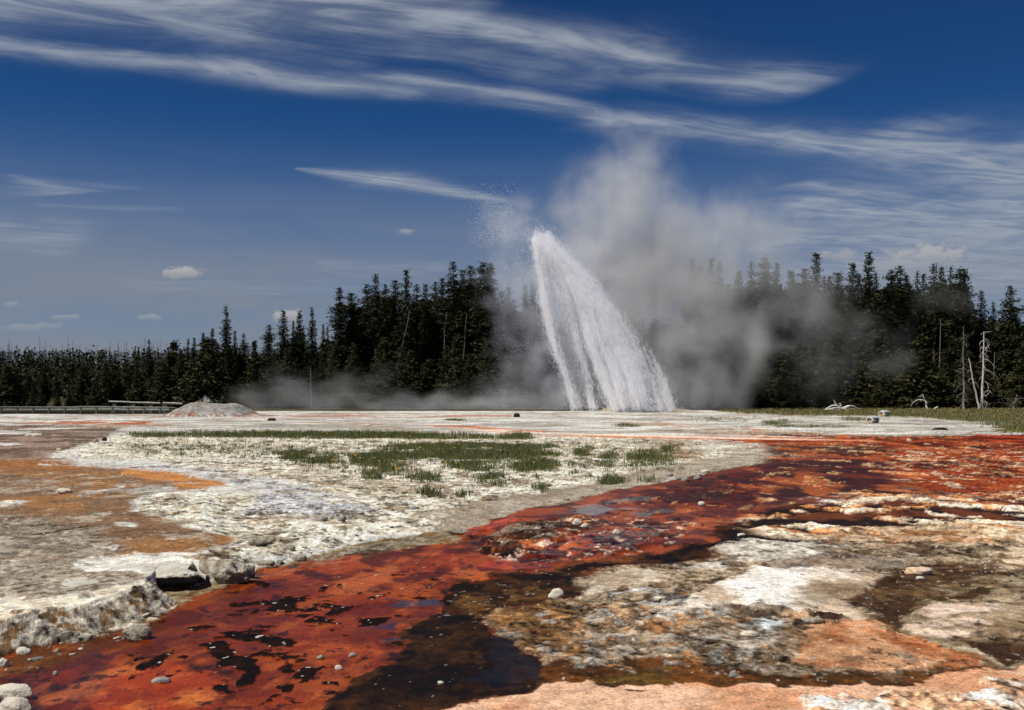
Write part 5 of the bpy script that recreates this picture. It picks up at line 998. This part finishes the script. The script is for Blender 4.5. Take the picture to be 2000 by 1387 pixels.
# loose drops around the column, thrown mostly up and to the left
n = 26000; t0 = r.random(n)
cx = np.where(t0 < .5, 1046-np.abs(r.normal(0, 62, n)), np.where(t0 < .85, r.normal(1050, 42, n), r.normal(1265, 60, n))); cy = np.where(t0 < .5, 470+r.normal(0, 45, n)-(1046-cx)*.22, np.where(t0 < .85, r.uniform(440, 802, n), r.uniform(560, 802, n)))
clp = fbm(cx/38., cy/38., 1., 4, 401, .6)
ok = (cy > 355) & (cy < 803) & (cx > 893) & (r.random(n) < np.clip((clp-.42)*4.5, .02, 1)) & ((cx < 1060) | (cy > 420)); cx, cy = cx[ok], cy[ok]; n = len(cx)
Yv = YJ-1+r.normal(0, 2.0, n); P = np.stack([(cx-1000)/F*Yv, Yv, np.maximum(EYE-(cy-HY)/F*Yv, .06)], 1)
D = np.stack([r.normal(-.3, .5, n), r.normal(0, .3, n), r.normal(.5, .6, n)], 1)
V, Fq = flecks(P, D, r.uniform(.03, .06, n)*(1+(r.random(n) > .95)*1.0), r.uniform(.025, .05, n), 5)
link('spray_drops', mesh_np('spray_drops', V-np.array(g0), Fq, [wm]), gr)
# tiny spurt from the grey cone
n = 320; u = r.random(n); cx = 403+r.normal(0, 1, n)*(1.5+3*(1-u))+u*-4+3*(1-u); cy = 786-u*14+r.normal(0, 1, n); keep = r.random(n) < (1-u)**1.3+.06; cx, cy = cx[keep], cy[keep]; n = len(cx)
Yv = 86.4+r.normal(0, .15, n); s0 = Vector(px(403, 787, 86.4)); P = np.stack([(cx-1000)/F*Yv, Yv, EYE-(cy-HY)/F*Yv], 1)-np.array(s0); V, Fq = flecks(P, np.tile([[.1, 0, 1.]], (n, 1))+r.normal(0, .3, (n, 3)), r.uniform(.04, .1, n), r.uniform(.02, .045, n), 6)
tag(link('water_spurt', mesh_np('water_spurt', V, Fq, [wm]), None, s0), 'tiny spurt of water on top of the grey sinter cone', 'geyser')

# ------------------------------------------------------------------ steam: real volumes behind and beside the jet
def steam(name, blobs, Yc, depth, label, K, seed, nscale=.24, col=(.86, .855, .85), parent=None, lo=.40, hi=.62, stretch=(1, 1, 1), pad=2.0, kind='stuff', cut=.12):
    bl = []
    for (x, y, rx, ry, d) in blobs:
        c = px(x, y, Yc); bl.append((c[0], c[2], rx/F*Yc, ry/F*Yc, d))
    x0 = min(b[0]-b[2]*1.75 for b in bl); x1 = max(b[0]+b[2]*1.75 for b in bl); z0 = .12; z1 = max(b[1]+b[3]*1.75 for b in bl)
    mb = MB(); c0 = Vector(((x0+x1)/2, Yc, z0)); mb.box((0, 0, (z1-z0)/2), (x1-x0, depth*2, z1-z0)); me = mb.mesh(name)
    m = bpy.data.materials.new(name); m.use_nodes = True; t = NT(m.node_tree); t.n.clear(); ou = t.new('ShaderNodeOutputMaterial'); pv = t.new('ShaderNodeVolumePrincipled')
    pv.inputs['Color'].default_value = (*col, 1); pv.inputs['Anisotropy'].default_value = 0.0
    oc = t.new('ShaderNodeTexCoord').outputs['Object']; ox, oy, oz = t.sep(oc)
    wn = t.new('ShaderNodeTexNoise'); t.put(wn.inputs['Vector'], oc); wn.inputs['Scale'].default_value = nscale*.8; wn.inputs['Detail'].default_value = 2
    ws = t.new('ShaderNodeSeparateColor'); t.put(ws.inputs[0], wn.outputs['Color'])
    wxx = t.m('ADD', ox, t.m('MULTIPLY', t.m('SUBTRACT', ws.outputs[0], .5), 7*pad/2)); wzz = t.m('ADD', oz, t.m('MULTIPLY', t.m('SUBTRACT', ws.outputs[1], .5), 5*pad/2))
    tot = None
    for (cx, cz, rx, rz, d) in bl:
        a = t.m('DIVIDE', t.m('SUBTRACT', wxx, cx-c0.x), rx); b = t.m('DIVIDE', t.m('SUBTRACT', wzz, cz-c0.z), rz); cq = t.m('DIVIDE', oy, depth*.62)
        rr = t.m('ADD', t.m('ADD', t.m('MULTIPLY', a, a), t.m('MULTIPLY', b, b)), t.m('MULTIPLY', cq, cq))
        g = t.m('MULTIPLY', t.m('EXPONENT', t.m('MULTIPLY', rr, -1.1)), d); tot = g if tot is None else t.m('ADD', tot, g)
    nz = t.noise(t.xyz(t.m('MULTIPLY', ox, stretch[0]), t.m('MULTIPLY', oy, stretch[1]), t.m('MULTIPLY', oz, stretch[2])), nscale, 5, .58)
    q = t.m('SUBTRACT', t.m('MULTIPLY', tot, t.mr(nz, lo-.08, hi+.05, .32, 1.35)), t.m('MULTIPLY', t.mr(nz, hi, lo), cut))
    dn = t.m('MULTIPLY', t.m('MAXIMUM', q, 0.0), K)
    t.put(pv.inputs['Density'], dn); t.l.new(pv.outputs[0], ou.inputs['Volume']); me.materials.append(m)
    o = link(name, me, None, c0)
    if parent:
        o.parent = parent; o.location = c0-Vector(parent.location)
    else: tag(o, label, 'steam', kind=kind)
    return o
steam('steam_plume', [(1245, 300, 62, 50, .35), (1205, 370, 85, 55, .45), (1235, 440, 80, 70, .8), (1140, 420, 60, 45, .4), (1300, 520, 120, 90, .9), (1190, 520, 90, 60, .4), (1420, 470, 90, 70, .28), (1370, 590, 90, 90, .8), (1320, 680, 90, 80, .9), (1460, 680, 50, 50, .8), (1310, 760, 90, 45, .8), (1150, 560, 80, 90, .8), (1240, 600, 80, 90, .9), (1180, 700, 80, 90, .6), (1500, 430, 90, 50, .16),
                       (1520, 500, 70, 60, .22), (1560, 590, 70, 60, .28), (1420, 770, 50, 45, .35)],
      118.5, 5.5, 'broad grey steam cloud drifting up and right behind the water jet', .33, 1, cut=.05)
steam('drifting_steam', [(1640, 620, 60, 50, .5), (1740, 690, 45, 40, .7), (1620, 740, 55, 50, .55), (1590, 660, 60, 60, .4), (1860, 560, 70, 60, .22)], 119, 4, 'thin wisps of steam drifting across the right-hand woods', .11, 2, .2)
steam('spray_mist', [(1000, 440, 60, 50, .8), (1000, 550, 55, 80, .75), (1040, 650, 60, 100, .5), (1110, 620, 60, 130, .9), (1140, 720, 80, 90, 1.), (1060, 770, 80, 40, .8)], 115, 2.4, None, .26, 3, .3, (.84, .86, .92), parent=gr)
steam('ground_steam', [(1050, 790, 110, 22, .9), (900, 795, 120, 18, .9), (760, 792, 110, 22, .75), (620, 780, 100, 30, .55), (500, 775, 55, 25, .45), (980, 740, 70, 40, .35), (700, 745, 90, 35, .2), (560, 740, 40, 30, .25)], 114.5, 4, 'low grey steam creeping along the ground left of the jet', .14, 4, .3, stretch=(.6, 1, 1.3))
